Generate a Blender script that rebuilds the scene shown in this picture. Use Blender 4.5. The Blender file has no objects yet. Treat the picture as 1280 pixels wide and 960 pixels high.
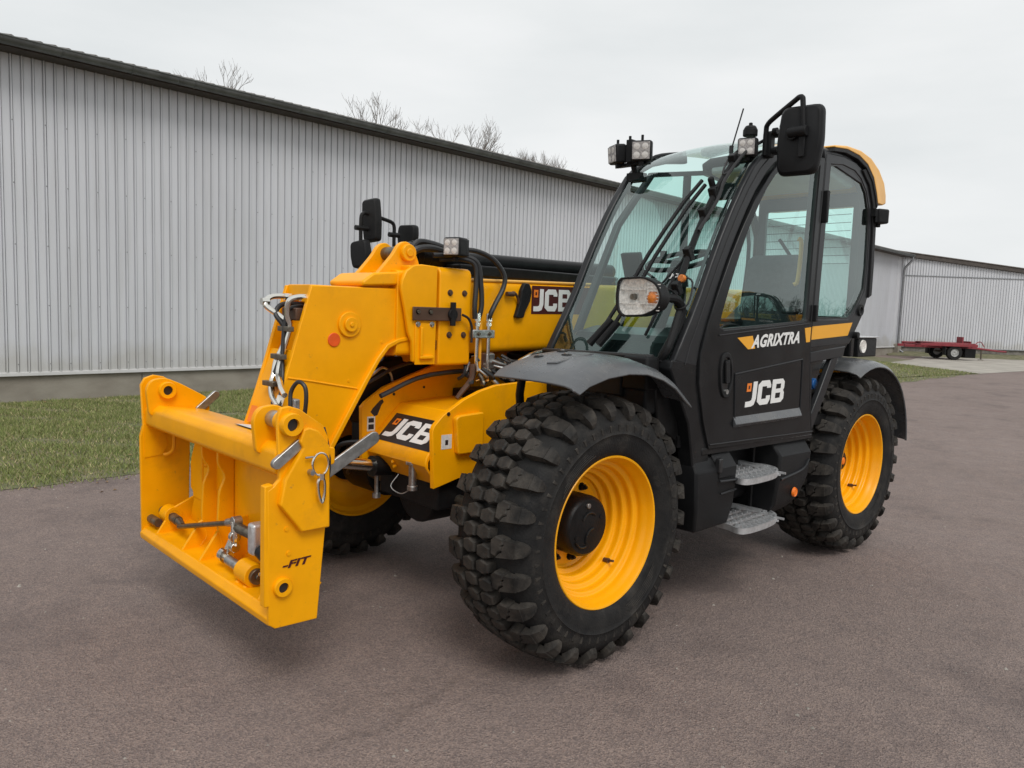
import bpy, bmesh, math, random
import numpy as np
from mathutils import Vector, Matrix
R_ = math.radians
S = bpy.context.scene
COL = S.collection
random.seed(7)
rng = np.random.default_rng(7)

# ------------------------------------------------------------------ camera
cd = bpy.data.cameras.new("camera")
cam = bpy.data.objects.new("camera", cd)
COL.objects.link(cam)
yaw, pitch, roll = -2.333, 0.0965, 0.036
fw = Vector((math.cos(yaw) * math.cos(pitch), math.sin(yaw) * math.cos(pitch), -math.sin(pitch)))
rt = Vector((math.sin(yaw), -math.cos(yaw), 0.0))
up = rt.cross(fw)
r2 = rt * math.cos(roll) + up * math.sin(roll)
u2 = up * math.cos(roll) - rt * math.sin(roll)
M = Matrix((r2, u2, -fw)).transposed().to_4x4()
M.translation = Vector((2.665, 3.269, 1.590))
cam.matrix_world = M
cd.sensor_width = 36.0
cd.lens = 966.5 / 1280.0 * 36.0
cd.clip_start = 0.05
cd.clip_end = 2000
S.camera = cam
S.render.resolution_x, S.render.resolution_y = 1024, 768
S.view_settings.view_transform = 'Standard'
S.view_settings.look = 'None'
S.view_settings.gamma = 1.0
S.view_settings.exposure = 0.12

# ------------------------------------------------------------------ overcast sky and sun
SUN_EL, SUN_AZ = R_(52), R_(62)          # azimuth measured from +x towards +y
W = bpy.data.worlds.new("World")
S.world = W
W.use_nodes = True
nt = W.node_tree
for n in list(nt.nodes):
    nt.nodes.remove(n)
out = nt.nodes.new("ShaderNodeOutputWorld")
bg = nt.nodes.new("ShaderNodeBackground")
bg.inputs[1].default_value = 0.1
sky = nt.nodes.new("ShaderNodeTexSky")
sky.sky_type = 'NISHITA'
sky.sun_disc = False
sky.sun_elevation = SUN_EL
sky.sun_rotation = R_(90) - SUN_AZ
hs = nt.nodes.new("ShaderNodeHueSaturation")
hs.inputs["Saturation"].default_value = 0.12
nt.links.new(sky.outputs[0], hs.inputs["Color"])
tc = nt.nodes.new("ShaderNodeTexCoord")
mp = nt.nodes.new("ShaderNodeMapping")
mp.inputs["Scale"].default_value = (1.2, 1.2, 4.5)
nt.links.new(tc.outputs["Generated"], mp.inputs[0])
nz = nt.nodes.new("ShaderNodeTexNoise")
nz.inputs["Scale"].default_value = 2.1
nz.inputs["Detail"].default_value = 5
nz.inputs["Roughness"].default_value = 0.5
nt.links.new(mp.outputs[0], nz.inputs["Vector"])
rp = nt.nodes.new("ShaderNodeValToRGB")
rp.color_ramp.elements[0].position = 0.33
rp.color_ramp.elements[0].color = (7.2, 7.5, 7.6, 1)
rp.color_ramp.elements[1].position = 0.68
rp.color_ramp.elements[1].color = (8.4, 8.55, 8.6, 1)
nt.links.new(nz.outputs["Fac"], rp.inputs[0])
mx = nt.nodes.new("ShaderNodeMixRGB")
mx.inputs[0].default_value = 0.93
nt.links.new(hs.outputs[0], mx.inputs[1])
nt.links.new(rp.outputs[0], mx.inputs[2])
nt.links.new(mx.outputs[0], bg.inputs[0])
nt.links.new(bg.outputs[0], out.inputs[0])

sd = bpy.data.lights.new("sun", 'SUN')
sd.energy = 1.5
sd.angle = R_(25)
sd.color = (1.0, 0.97, 0.93)
sun = bpy.data.objects.new("sun", sd)
COL.objects.link(sun)
sv = Vector((math.cos(SUN_AZ) * math.cos(SUN_EL), math.sin(SUN_AZ) * math.cos(SUN_EL), math.sin(SUN_EL)))
sun.rotation_euler = sv.to_track_quat('Z', 'Y').to_euler()

# ------------------------------------------------------------------ materials
MATS = {}


def mat(name, col, rough=0.5, metal=0.0, noise=0.0, nscale=8.0, bump=0.0, bscale=60.0, coat=0.0, rvar=0.0,
        col2=None, spec=0.5, emit=None, detail=4, coords="Object", stretch=None):
    m = bpy.data.materials.new(name)
    m.use_nodes = True
    t = m.node_tree
    b = t.nodes["Principled BSDF"]
    b.inputs["Base Color"].default_value = (*col, 1)
    b.inputs["Roughness"].default_value = rough
    b.inputs["Metallic"].default_value = metal
    b.inputs["Specular IOR Level"].default_value = spec
    if coat:
        b.inputs["Coat Weight"].default_value = coat
        b.inputs["Coat Roughness"].default_value = 0.12
    tcn = t.nodes.new("ShaderNodeTexCoord")
    src = tcn.outputs[coords]
    if stretch:
        mpn = t.nodes.new("ShaderNodeMapping")
        mpn.inputs["Scale"].default_value = stretch
        t.links.new(src, mpn.inputs[0])
        src = mpn.outputs[0]
    if noise or col2 or rvar:
        n1 = t.nodes.new("ShaderNodeTexNoise")
        n1.inputs["Scale"].default_value = nscale
        n1.inputs["Detail"].default_value = detail
        n1.inputs["Roughness"].default_value = 0.6
        t.links.new(src, n1.inputs["Vector"])
        if noise or col2:
            r = t.nodes.new("ShaderNodeValToRGB")
            r.color_ramp.elements[0].position = 0.35
            r.color_ramp.elements[1].position = 0.65
            c2 = col2 if col2 else tuple(min(1, c * (1 + noise)) for c in col)
            c1 = col if col2 else tuple(c * (1 - noise) for c in col)
            r.color_ramp.elements[0].color = (*c1, 1)
            r.color_ramp.elements[1].color = (*c2, 1)
            t.links.new(n1.outputs["Fac"], r.inputs[0])
            t.links.new(r.outputs[0], b.inputs["Base Color"])
        if rvar:
            mr = t.nodes.new("ShaderNodeMapRange")
            mr.inputs["To Min"].default_value = max(0, rough - rvar)
            mr.inputs["To Max"].default_value = min(1, rough + rvar)
            t.links.new(n1.outputs["Fac"], mr.inputs["Value"])
            t.links.new(mr.outputs[0], b.inputs["Roughness"])
    if bump:
        n2 = t.nodes.new("ShaderNodeTexNoise")
        n2.inputs["Scale"].default_value = bscale
        n2.inputs["Detail"].default_value = 3
        t.links.new(src, n2.inputs["Vector"])
        bp = t.nodes.new("ShaderNodeBump")
        bp.inputs["Strength"].default_value = bump
        bp.inputs["Distance"].default_value = 0.01
        t.links.new(n2.outputs["Fac"], bp.inputs["Height"])
        t.links.new(bp.outputs[0], b.inputs["Normal"])
    if emit:
        b.inputs["Emission Color"].default_value = (*emit[0], 1)
        b.inputs["Emission Strength"].default_value = emit[1]
    MATS[name] = m
    return m


YEL = mat("yellow_paint", (0.96, 0.405, 0.001), 0.36, noise=0.06, nscale=4, rvar=0.1, spec=0.22, coat=0.05, bump=0.04, bscale=25)
YRIM = mat("yellow_rim_paint", (0.96, 0.42, 0.002), 0.33, noise=0.04, nscale=6, spec=0.35, coat=0.1)
CREAM = mat("faded_yellow_roof", (0.90, 0.47, 0.085), 0.4, noise=0.03, coat=0.2)
BLKP = mat("black_body_paint", (0.0125, 0.013, 0.014), 0.24, rvar=0.08, nscale=5, spec=0.20, noise=0.2, bump=0.03, bscale=9)
BLK = mat("black_plastic", (0.013, 0.0133, 0.0142), 0.42, spec=0.16, rvar=0.07, bump=0.25, bscale=500, noise=0.15)
BLKM = mat("black_metal", (0.009, 0.009, 0.0095), 0.38, spec=0.2, bump=0.1, bscale=80, noise=0.25, nscale=15)
GREYP = mat("grey_fender_plastic", (0.085, 0.089, 0.095), 0.27, spec=0.62, bump=0.15, bscale=400, noise=0.08, nscale=6, rvar=0.06)
PILLAR = mat("charcoal_cab_frame", (0.020, 0.021, 0.023), 0.30, spec=0.24, noise=0.08, rvar=0.05)
RUB = mat("tyre_rubber", (0.012, 0.012, 0.0125), 0.6, spec=0.16, bump=0.3, bscale=120, col2=(0.024, 0.023, 0.022), nscale=9, rvar=0.1)
RUBT = mat("tread_rubber", (0.016, 0.0155, 0.015), 0.6, spec=0.18, bump=0.25, bscale=150, col2=(0.046, 0.041, 0.036), nscale=14, rvar=0.08)
HOSE = mat("hose_rubber", (0.018, 0.018, 0.019), 0.42, noise=0.2)
CHROME = mat("chromed_steel", (0.78, 0.76, 0.70), 0.18, metal=1.0, rvar=0.06, nscale=20)
STEEL = mat("bare_steel", (0.42, 0.42, 0.41), 0.38, metal=0.9, noise=0.2, nscale=30, bump=0.1)
GALV = mat("galvanised_steel", (0.62, 0.63, 0.64), 0.42, metal=0.7, noise=0.12, nscale=40, bump=0.15)
DSTEEL = mat("greasy_steel", (0.16, 0.14, 0.11), 0.4, metal=0.8, noise=0.3, nscale=30)
BRONZE = mat("brown_bracket", (0.10, 0.055, 0.035), 0.5, metal=0.3, noise=0.2)
WHITE = mat("white_decal", (0.82, 0.82, 0.80), 0.4, noise=0.02)
DECB = mat("black_decal", (0.02, 0.016, 0.016), 0.4, noise=0.1)
DECR = mat("maroon_decal", (0.07, 0.008, 0.008), 0.45, noise=0.1)
DECY = mat("yellow_decal", (0.86, 0.40, 0.02), 0.4, noise=0.02)
DECO = mat("orange_decal", (0.85, 0.22, 0.02), 0.4, noise=0.02)
RIMG = mat("dull_rim_grey", (0.34, 0.34, 0.33), 0.5, noise=0.15)
STKW = mat("sticker_white", (0.72, 0.71, 0.66), 0.45, noise=0.1, nscale=60)
ORNG = mat("orange_reflector", (0.9, 0.20, 0.01), 0.25, noise=0.05, nscale=60)
REDO = mat("red_orange_plug", (0.80, 0.10, 0.006), 0.4, noise=0.1)
LENS = mat("lamp_lens", (0.80, 0.77, 0.72), 0.15, metal=0.0, noise=0.25, nscale=70)
LED = mat("led_panel", (0.36, 0.34, 0.33), 0.2, metal=0.2, noise=0.3, nscale=90)
LEDW = mat("led_chip", (0.62, 0.60, 0.57), 0.25, noise=0.1, nscale=90)
AMB = mat("amber_lens", (0.62, 0.19, 0.03), 0.12, noise=0.2, nscale=80)
BLUE = mat("blue_cap", (0.01, 0.10, 0.32), 0.4, noise=0.2, nscale=30)
LINER = mat("cab_liner_grey", (0.55, 0.57, 0.57), 0.7, noise=0.05)
SEAT = mat("seat_fabric", (0.05, 0.052, 0.056), 0.85, noise=0.2, nscale=30, bump=0.3, bscale=200)
FRIT = mat("black_glass_border", (0.012, 0.013, 0.014), 0.2, noise=0.1)
REDM = mat("red_trailer_paint", (0.24, 0.03, 0.04), 0.5, noise=0.2, nscale=3)
MIRR = mat("mirror_glass", (0.75, 0.77, 0.8), 0.03, metal=1.0, rvar=0.01)
CLAD = mat("light_grey_cladding", (0.60, 0.61, 0.64), 0.42, noise=0.035, nscale=1.3, rvar=0.05, coords="Object", stretch=(1, 1, .25))
CLADD = mat("cladding_screw", (0.25, 0.25, 0.26), 0.5, noise=0.1)
GUT = mat("dark_zinc_gutter", (0.13, 0.138, 0.135), 0.42, metal=0.4, noise=0.25, nscale=3)
FASC = mat("brown_fascia", (0.07, 0.058, 0.05), 0.7, noise=0.2, nscale=6)
ROOFM = mat("fibre_cement_roof", (0.16, 0.14, 0.125), 0.85, noise=0.2, nscale=5, bump=0.3)
PLIN = mat("concrete_plinth", (0.225, 0.20, 0.165), 0.85, col2=(0.30, 0.275, 0.23), nscale=1.6, bump=0.35, bscale=45, stretch=(1, 1, 2))
PLIN2 = mat("rough_stone_plinth", (0.12, 0.11, 0.095), 0.9, col2=(0.24, 0.225, 0.20), nscale=5, bump=0.6, bscale=15)
PIPE = mat("grey_downpipe", (0.22, 0.225, 0.235), 0.45, metal=0.3, noise=0.15)
BARK = mat("grey_brown_bark", (0.17, 0.145, 0.125), 0.9, noise=0.2, bump=0.4, bscale=20)
CABLEC = mat("black_cable", (0.012, 0.012, 0.013), 0.5, noise=0.1)


def glass(name, tint, fres=.1, rough=0.0):
    m = bpy.data.materials.new(name)
    m.use_nodes = True
    t = m.node_tree
    for n in list(t.nodes):
        t.nodes.remove(n)
    o = t.nodes.new("ShaderNodeOutputMaterial")
    tr = t.nodes.new("ShaderNodeBsdfTransparent")
    tr.inputs[0].default_value = (*tint, 1)
    gl = t.nodes.new("ShaderNodeBsdfGlossy")
    gl.inputs["Roughness"].default_value = rough
    gl.inputs[0].default_value = (0.92, 1.0, 0.98, 1)
    ge = t.nodes.new("ShaderNodeNewGeometry")          # Schlick reflectance, same from both faces of the pane
    dt = t.nodes.new("ShaderNodeVectorMath"); dt.operation = 'DOT_PRODUCT'
    t.links.new(ge.outputs["Normal"], dt.inputs[0]); t.links.new(ge.outputs["Incoming"], dt.inputs[1])
    ab = t.nodes.new("ShaderNodeMath"); ab.operation = 'ABSOLUTE'
    t.links.new(dt.outputs["Value"], ab.inputs[0])
    om = t.nodes.new("ShaderNodeMath"); om.operation = 'SUBTRACT'; om.inputs[0].default_value = 1.0
    t.links.new(ab.outputs[0], om.inputs[1])
    pw = t.nodes.new("ShaderNodeMath"); pw.operation = 'POWER'; pw.inputs[1].default_value = 4.0
    t.links.new(om.outputs[0], pw.inputs[0])
    fr = t.nodes.new("ShaderNodeMath"); fr.operation = 'MULTIPLY_ADD'
    fr.inputs[1].default_value = 1.0 - fres; fr.inputs[2].default_value = fres
    t.links.new(pw.outputs[0], fr.inputs[0])
    mxs = t.nodes.new("ShaderNodeMixShader")
    nzz = t.nodes.new("ShaderNodeTexNoise")          # faint film of dust
    nzz.inputs["Scale"].default_value = 3
    ad = t.nodes.new("ShaderNodeMath")
    ad.operation = 'MULTIPLY_ADD'
    ad.inputs[1].default_value = 0.03
    t.links.new(nzz.outputs["Fac"], ad.inputs[0])
    t.links.new(fr.outputs[0], ad.inputs[2])
    t.links.new(ad.outputs[0], mxs.inputs[0])
    t.links.new(tr.outputs[0], mxs.inputs[1])
    t.links.new(gl.outputs[0], mxs.inputs[2])
    t.links.new(mxs.outputs[0], o.inputs[0])
    return m


GLASS = glass("green_tinted_glass", (0.75, 0.97, 0.925), .085)
GLASSR = glass("green_tinted_roof_glass", (0.64, 0.70, 0.68), .34)
CLEAR = glass("clear_lamp_glass", (0.95, 0.95, 0.95), .06)



def grime(m, colour, scale, lo, hi, amount=1.0, detail=9):
    """thin dirt film with a shape of its own laid over a material's colour"""
    t = m.node_tree
    b = t.nodes["Principled BSDF"]
    ge = t.nodes.new("ShaderNodeNewGeometry")
    n = t.nodes.new("ShaderNodeTexNoise")
    n.inputs["Scale"].default_value = scale
    n.inputs["Detail"].default_value = detail
    n.inputs["Roughness"].default_value = .68
    t.links.new(ge.outputs["Position"], n.inputs["Vector"])
    r = t.nodes.new("ShaderNodeMapRange")
    r.inputs["From Min"].default_value = lo
    r.inputs["From Max"].default_value = hi
    r.inputs["To Max"].default_value = amount
    t.links.new(n.outputs["Fac"], r.inputs["Value"])
    q = t.nodes.new("ShaderNodeMixRGB")
    q.inputs[2].default_value = (*colour, 1)
    t.links.new(r.outputs[0], q.inputs[0])
    if b.inputs["Base Color"].links:
        t.links.new(b.inputs["Base Color"].links[0].from_socket, q.inputs[1])
    else:
        q.inputs[1].default_value = b.inputs["Base Color"].default_value
    t.links.new(q.outputs[0], b.inputs["Base Color"])


grime(YEL, (0.42, 0.17, 0.02), 3.1, .56, .80, .45)
grime(YEL, (0.20, 0.12, 0.05), 28, .66, .78, .5, 4)
grime(BLKP, (0.050, 0.047, 0.042), 2.6, .55, .85, .3)
grime(BLK, (0.055, 0.051, 0.045), 4.0, .55, .85, .35)
grime(PILLAR, (0.06, 0.056, 0.05), 4.0, .55, .85, .3)
grime(GREYP, (0.20, 0.19, 0.17), 5.0, .50, .80, .5)
grime(RUB, (0.085, 0.075, 0.064), 7.0, .52, .80, .6)
grime(RUBT, (0.115, 0.100, 0.083), 9.0, .48, .78, .6)
# ------------------------------------------------------------------ mesh helpers


def prop(o, label=None, cat=None, group=None, kind=None):
    if label: o['label'] = label
    if cat: o['category'] = cat
    if group: o['group'] = group
    if kind: o['kind'] = kind
    return o


def wloc(o):
    v = Vector((0, 0, 0))
    while o is not None:
        v = v + o.location
        o = o.parent
    return v


def empty(name, loc, label=None, cat=None, group=None):
    o = bpy.data.objects.new(name, None)
    o.empty_display_size = 0.2
    COL.objects.link(o)
    o.location = loc
    return prop(o, label, cat, group)


class MB:
    def __init__(s):
        s.v = []
        s.f = []
        s.m = []
        s.cm = 0

    def add(s, vs, fs):
        b = len(s.v)
        s.v += [tuple(map(float, p)) for p in vs]
        s.f += [tuple(b + i for i in f) for f in fs]
        s.m += [s.cm] * len(fs)
        return s

    def box(s, x0, x1, y0, y1, z0, z1):
        vs = [(x, y, z) for x in (x0, x1) for y in (y0, y1) for z in (z0, z1)]
        return s.add(vs, [(0, 1, 3, 2), (4, 6, 7, 5), (0, 4, 5, 1), (2, 3, 7, 6), (0, 2, 6, 4), (1, 5, 7, 3)])

    def obox(s, c, ax, ay, az, dx, dy, dz):
        """box at centre c with unit axes and half sizes"""
        c = Vector(c); ax, ay, az = Vector(ax).normalized(), Vector(ay).normalized(), Vector(az).normalized()
        vs = [c + ax * (i * dx) + ay * (j * dy) + az * (k * dz) for i in (-1, 1) for j in (-1, 1) for k in (-1, 1)]
        return s.add(vs, [(0, 1, 3, 2), (4, 6, 7, 5), (0, 4, 5, 1), (2, 3, 7, 6), (0, 2, 6, 4), (1, 5, 7, 3)])

    def prism(s, pts, ax, a0, a1):
        """pts 2D polygon; ax 'y' -> pts are (x,z), 'x' -> (y,z), 'z' -> (x,y)"""
        def mk(p, a):
            return (p[0], a, p[1]) if ax == 'y' else ((a, p[0], p[1]) if ax == 'x' else (p[0], p[1], a))
        n = len(pts)
        vs = [mk(p, a0) for p in pts] + [mk(p, a1) for p in pts]
        fs = [tuple(range(n)), tuple(range(2 * n - 1, n - 1, -1))]
        fs += [(i, (i + 1) % n, n + (i + 1) % n, n + i) for i in range(n)]
        return s.add(vs, fs)

    def ring(s, po, pi, ax, a0, a1, closed=True):
        def mk(p, a):
            return (p[0], a, p[1]) if ax == 'y' else ((a, p[0], p[1]) if ax == 'x' else (p[0], p[1], a))
        n = len(po)
        vs = [mk(p, a0) for p in po] + [mk(p, a0) for p in pi] + [mk(p, a1) for p in po] + [mk(p, a1) for p in pi]
        fs = []
        for i in range(n if closed else n - 1):
            j = (i + 1) % n
            fs += [(i, j, n + j, n + i), (2 * n + i, 3 * n + i, 3 * n + j, 2 * n + j), (i, 2 * n + i, 2 * n + j, j),
                   (n + i, n + j, 3 * n + j, 3 * n + i)]
        if not closed:
            fs += [(0, n, 3 * n, 2 * n), (n - 1, 3 * n - 1, 4 * n - 1, 2 * n - 1)]
        return s.add(vs, fs)

    def loft(s, secs, closed_sec=True, cap=True):
        n = len(secs[0])
        vs = [p for sec in secs for p in sec]
        fs = []
        for k in range(len(secs) - 1):
            for i in range(n if closed_sec else n - 1):
                j = (i + 1) % n
                fs.append((k * n + i, k * n + j, (k + 1) * n + j, (k + 1) * n + i))
        if cap and closed_sec:
            fs += [tuple(range(n - 1, -1, -1)), tuple((len(secs) - 1) * n + i for i in range(n))]
        return s.add(vs, fs)

    def shell(s, grid, th):
        """grid[i][j] of points; thickened sheet (offset down the normal)"""
        a, b = len(grid), len(grid[0])
        G = [[Vector(p) for p in r] for r in grid]
        N = []
        for i in range(a):
            row = []
            for j in range(b):
                du = G[min(i + 1, a - 1)][j] - G[max(i - 1, 0)][j]
                dv = G[i][min(j + 1, b - 1)] - G[i][max(j - 1, 0)]
                row.append(du.cross(dv).normalized())
            N.append(row)
        vs = [G[i][j] for i in range(a) for j in range(b)] + [G[i][j] - N[i][j] * th for i in range(a) for j in range(b)]
        o = a * b
        fs = []
        for i in range(a - 1):
            for j in range(b - 1):
                q = (i * b + j, (i + 1) * b + j, (i + 1) * b + j + 1, i * b + j + 1)
                fs += [q, tuple(o + k for k in reversed(q))]
        for i in range(a - 1):
            for j in (0, b - 1):
                fs.append((i * b + j, (i + 1) * b + j, o + (i + 1) * b + j, o + i * b + j))
        for j in range(b - 1):
            for i in (0, a - 1):
                fs.append((i * b + j, i * b + j + 1, o + i * b + j + 1, o + i * b + j))
        return s.add(vs, fs)

    def tube(s, pts, r, n=10, smooth=0, rb=None):
        P = [Vector(p) for p in pts]
        if smooth and len(P) > 2:
            P = spline(P, smooth)
        rr = r if isinstance(r, (list, tuple)) else None
        m = len(P)
        secs = []
        pn = None
        for i, p in enumerate(P):
            t = (P[min(i + 1, m - 1)] - P[max(i - 1, 0)]).normalized()
            if pn is None:
                a = Vector((0, 0, 1)) if abs(t.z) < .9 else Vector((1, 0, 0))
                nn = t.cross(a).normalized()
            else:
                nn = (pn - t * pn.dot(t)).normalized()
            pn = nn
            bb = t.cross(nn)
            rad = r if rr is None else rr[0] + (rr[1] - rr[0]) * i / (m - 1)
            secs.append([p + nn * (rad * math.cos(2 * math.pi * k / n)) + bb * (rad * math.sin(2 * math.pi * k / n)) for k in range(n)])
        return s.loft(secs)

    def cyl(s, c, ax, r, h0, h1, n=24, r1=None):
        """cylinder round axis 'x','y','z' through c, from h0 to h1 along the axis"""
        r1 = r if r1 is None else r1
        secs = []
        for h, q in ((h0, r), (h1, r1)):
            sec = []
            for k in range(n):
                a = 2 * math.pi * k / n
                u, w = q * math.cos(a), q * math.sin(a)
                d = {'x': (h, u, w), 'y': (u, h, w), 'z': (u, w, h)}[ax]
                sec.append((c[0] + d[0], c[1] + d[1], c[2] + d[2]))
            secs.append(sec)
        return s.loft(secs)

    def lathe(s, prof, c, ax='y', n=64, closed=True):
        """prof list of (r, h)"""
        secs = []
        for k in range(n):
            a = 2 * math.pi * k / n
            sec = []
            for r, h in prof:
                u, w = r * math.cos(a), r * math.sin(a)
                d = {'x': (h, u, w), 'y': (u, h, w), 'z': (u, w, h)}[ax]
                sec.append((c[0] + d[0], c[1] + d[1], c[2] + d[2]))
            secs.append(sec)
        m = len(prof)
        vs = [p for q in secs for p in q]
        fs = []
        for k in range(n):
            k2 = (k + 1) % n
            for i in range(m if closed else m - 1):
                j = (i + 1) % m
                fs.append((k * m + i, k * m + j, k2 * m + j, k2 * m + i))
        return s.add(vs, fs)

    def build(s, name, mats, parent=None, bevel=0.0, seg=2, ang=35, label=None, recalc=True, kind=None, sub=0, centre=True):
        c = Vector((0, 0, 0))
        arr = np.array(s.v, dtype=float)
        if centre:
            c = Vector(((arr.min(0) + arr.max(0)) / 2).tolist())
        arr = arr - np.array(c)
        me = bpy.data.meshes.new(name)
        me.from_pydata(arr.tolist(), [], s.f)
        if recalc:
            bm = bmesh.new()
            bm.from_mesh(me)
            bmesh.ops.recalc_face_normals(bm, faces=bm.faces)
            bm.to_mesh(me)
            bm.free()
        mats = mats if isinstance(mats, (list, tuple)) else [mats]
        for m_ in mats:
            me.materials.append(m_)
        if len(mats) > 1:
            for i, pl in enumerate(me.polygons):
                pl.material_index = s.m[i]
        me.polygons.foreach_set("use_smooth", [True] * len(me.polygons))
        me.set_sharp_from_angle(angle=R_(ang))
        me.update()
        o = bpy.data.objects.new(name, me)
        COL.objects.link(o)
        if parent is not None:
            o.parent = parent
            o.location = c - wloc(parent)
        else:
            o.location = c
        if bevel:
            b = o.modifiers.new("bevel", 'BEVEL')
            b.width = bevel
            b.segments = seg
            b.limit_method = 'ANGLE'
            b.angle_limit = R_(40)
            b.harden_normals = False
        if label: o['label'] = label
        if kind: o['kind'] = kind
        return o


def spline(P, k):
    Q = [P[0] * 2 - P[1]] + list(P) + [P[-1] * 2 - P[-2]]
    res = []
    for i in range(1, len(Q) - 2):
        a, b, c, d = Q[i - 1], Q[i], Q[i + 1], Q[i + 2]
        for j in range(k):
            t = j / k
            res.append(0.5 * ((2 * b) + (c - a) * t + (2 * a - 5 * b + 4 * c - d) * t * t + (3 * b - a - 3 * c + d) * t ** 3))
    res.append(P[-1])
    return res


def arc(cx, cz, r, a0, a1, n):
    return [(cx + r * math.cos(R_(a0 + (a1 - a0) * i / n)), cz + r * math.sin(R_(a0 + (a1 - a0) * i / n))) for i in range(n + 1)]


def rpoly(pts, r, n=4):
    """round the corners of a 2D polygon"""
    res = []
    m = len(pts)
    for i in range(m):
        p0, p, p1 = Vector(pts[i - 1]), Vector(pts[i]), Vector(pts[(i + 1) % m])
        rr = r[i] if isinstance(r, (list, tuple)) else r
        if rr <= 0:
            res.append(tuple(p)); continue
        d0, d1 = (p0 - p), (p1 - p)
        q = min(rr, d0.length * .49, d1.length * .49)
        a, b = p + d0.normalized() * q, p + d1.normalized() * q
        for k in range(n + 1):
            t = k / n
            res.append(tuple(a * (1 - t) ** 2 + p * 2 * t * (1 - t) + b * t * t))
    return res


def rect(x0, x1, z0, z1):
    return [(x0, z0), (x1, z0), (x1, z1), (x0, z1)]


def copy_tree(o, parent=None):
    c = o.copy()
    COL.objects.link(c)
    c.parent = parent
    for ch in list(o.children):
        copy_tree(ch, c)
    return c


# ------------------------------------------------------------------ lettering
def frame_pt(O, U, V, N):
    O, U, V, N = Vector(O), Vector(U).normalized(), Vector(V).normalized(), Vector(N).normalized()
    return lambda a, b, c=0.0: O + U * a + V * b + N * c


STK = {  # letters as closed 2D outlines on a 1-high cell
    'J': (0.62, [[(.38, 1), (.62, 1), (.62, .30), (.52, .06), (.36, 0), (.0, 0), (.0, .22), (.26, .22), (.36, .26), (.38, .36)]]),
    'C': (0.80, [[(.80, .68), (.80, .80), (.68, 1), (.20, 1), (.0, .84), (.0, .16), (.20, 0), (.68, 0), (.80, .20), (.80, .36), (.55, .36), (.55, .24), (.25, .24), (.25, .76), (.55, .76), (.55, .68)]]),
    'B': (0.82, [[(.0, 0), (.66, 0), (.82, .14), (.82, .40), (.74, .51), (.80, .60), (.80, .86), (.66, 1), (.0, 1)]]),
}
BH = [[(.25, .20), (.56, .20), (.57, .42), (.25, .42)], [(.25, .60), (.56, .60), (.56, .80), (.25, .80)]]


def jcb_logo(fp, h, shear=0.10, sp=0.07, panel=None, parent=None, th=0.0016, square=True, sx=1.0, back=None):
    """bold white letters; fp(a,b,c) maps logo plane to the machine"""
    x = 0.0
    for ch in "JCB":
        w, polys = STK[ch]
        mb = MB()
        for pl in polys:
            pts = [((x + a + shear * b) * h * sx, b * h) for a, b in pl]
            n = len(pts)
            vs = [fp(a, b, 0.001) for a, b in pts] + [fp(a, b, 0.001 + th) for a, b in pts]
            mb.add(vs, [tuple(range(n)), tuple(range(2 * n - 1, n - 1, -1))] + [(i, (i + 1) % n, n + (i + 1) % n, n + i) for i in range(n)])
        mb.build("letter", WHITE, parent)
        if ch == 'B':
            mb = MB()
            for pl in BH:
                pts = [((x + a + shear * b) * h * sx, b * h) for a, b in pl]
                mb.add([fp(a, b, 0.001 + th + .0006) for a, b in pts], [(0, 1, 2, 3)])
            mb.build("letter_hole", back or DECB, parent)
        x += w + sp
    if square:   # the small orange square left of the top of the J
        mb = MB()
        pts = [((a + shear * b) * h * sx, b * h) for a, b in ((.0, .62), (.27, .62), (.27, .96), (.0, .96))]
        mb.add([fp(a, b, .0022) for a, b in pts], [(0, 1, 2, 3)])
        mb.build("logo_square", DECO, parent)
        mb = MB()
        pts = [((a + shear * b) * h * sx, b * h) for a, b in ((.09, .72), (.19, .72), (.19, .86), (.09, .86))]
        mb.add([fp(a, b, .0028) for a, b in pts], [(0, 1, 2, 3)])
        mb.build("logo_square_mark", DECR, parent)
    return x * h * sx


def text_mesh(txt, fp, h, shear=0.0, bold=0.0, sx=1.0, m=None, parent=None, name="lettering", space=1.0):
    cu = bpy.data.curves.new("t", 'FONT')
    cu.body = txt
    cu.size = 1.0
    cu.shear = shear
    cu.offset = bold
    cu.space_character = space
    cu.resolution_u = 3
    to = bpy.data.objects.new("t", cu)
    COL.objects.link(to)
    dg = bpy.context.evaluated_depsgraph_get()
    me = to.evaluated_get(dg).to_mesh()
    vs = np.array([v.co[:] for v in me.vertices])
    fs = [tuple(p.vertices) for p in me.polygons]
    to.to_mesh_clear()
    bpy.data.objects.remove(to)
    vs[:, 0] -= vs[:, 0].min()
    vs[:, 1] -= vs[:, 1].min()
    k = h / vs[:, 1].max()
    mb = MB()
    mb.add([fp(v[0] * k * sx, v[1] * k, .0018) for v in vs], fs)
    mb.build(name, m or WHITE, parent, recalc=False)
    return vs[:, 0].max() * k * sx

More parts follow.
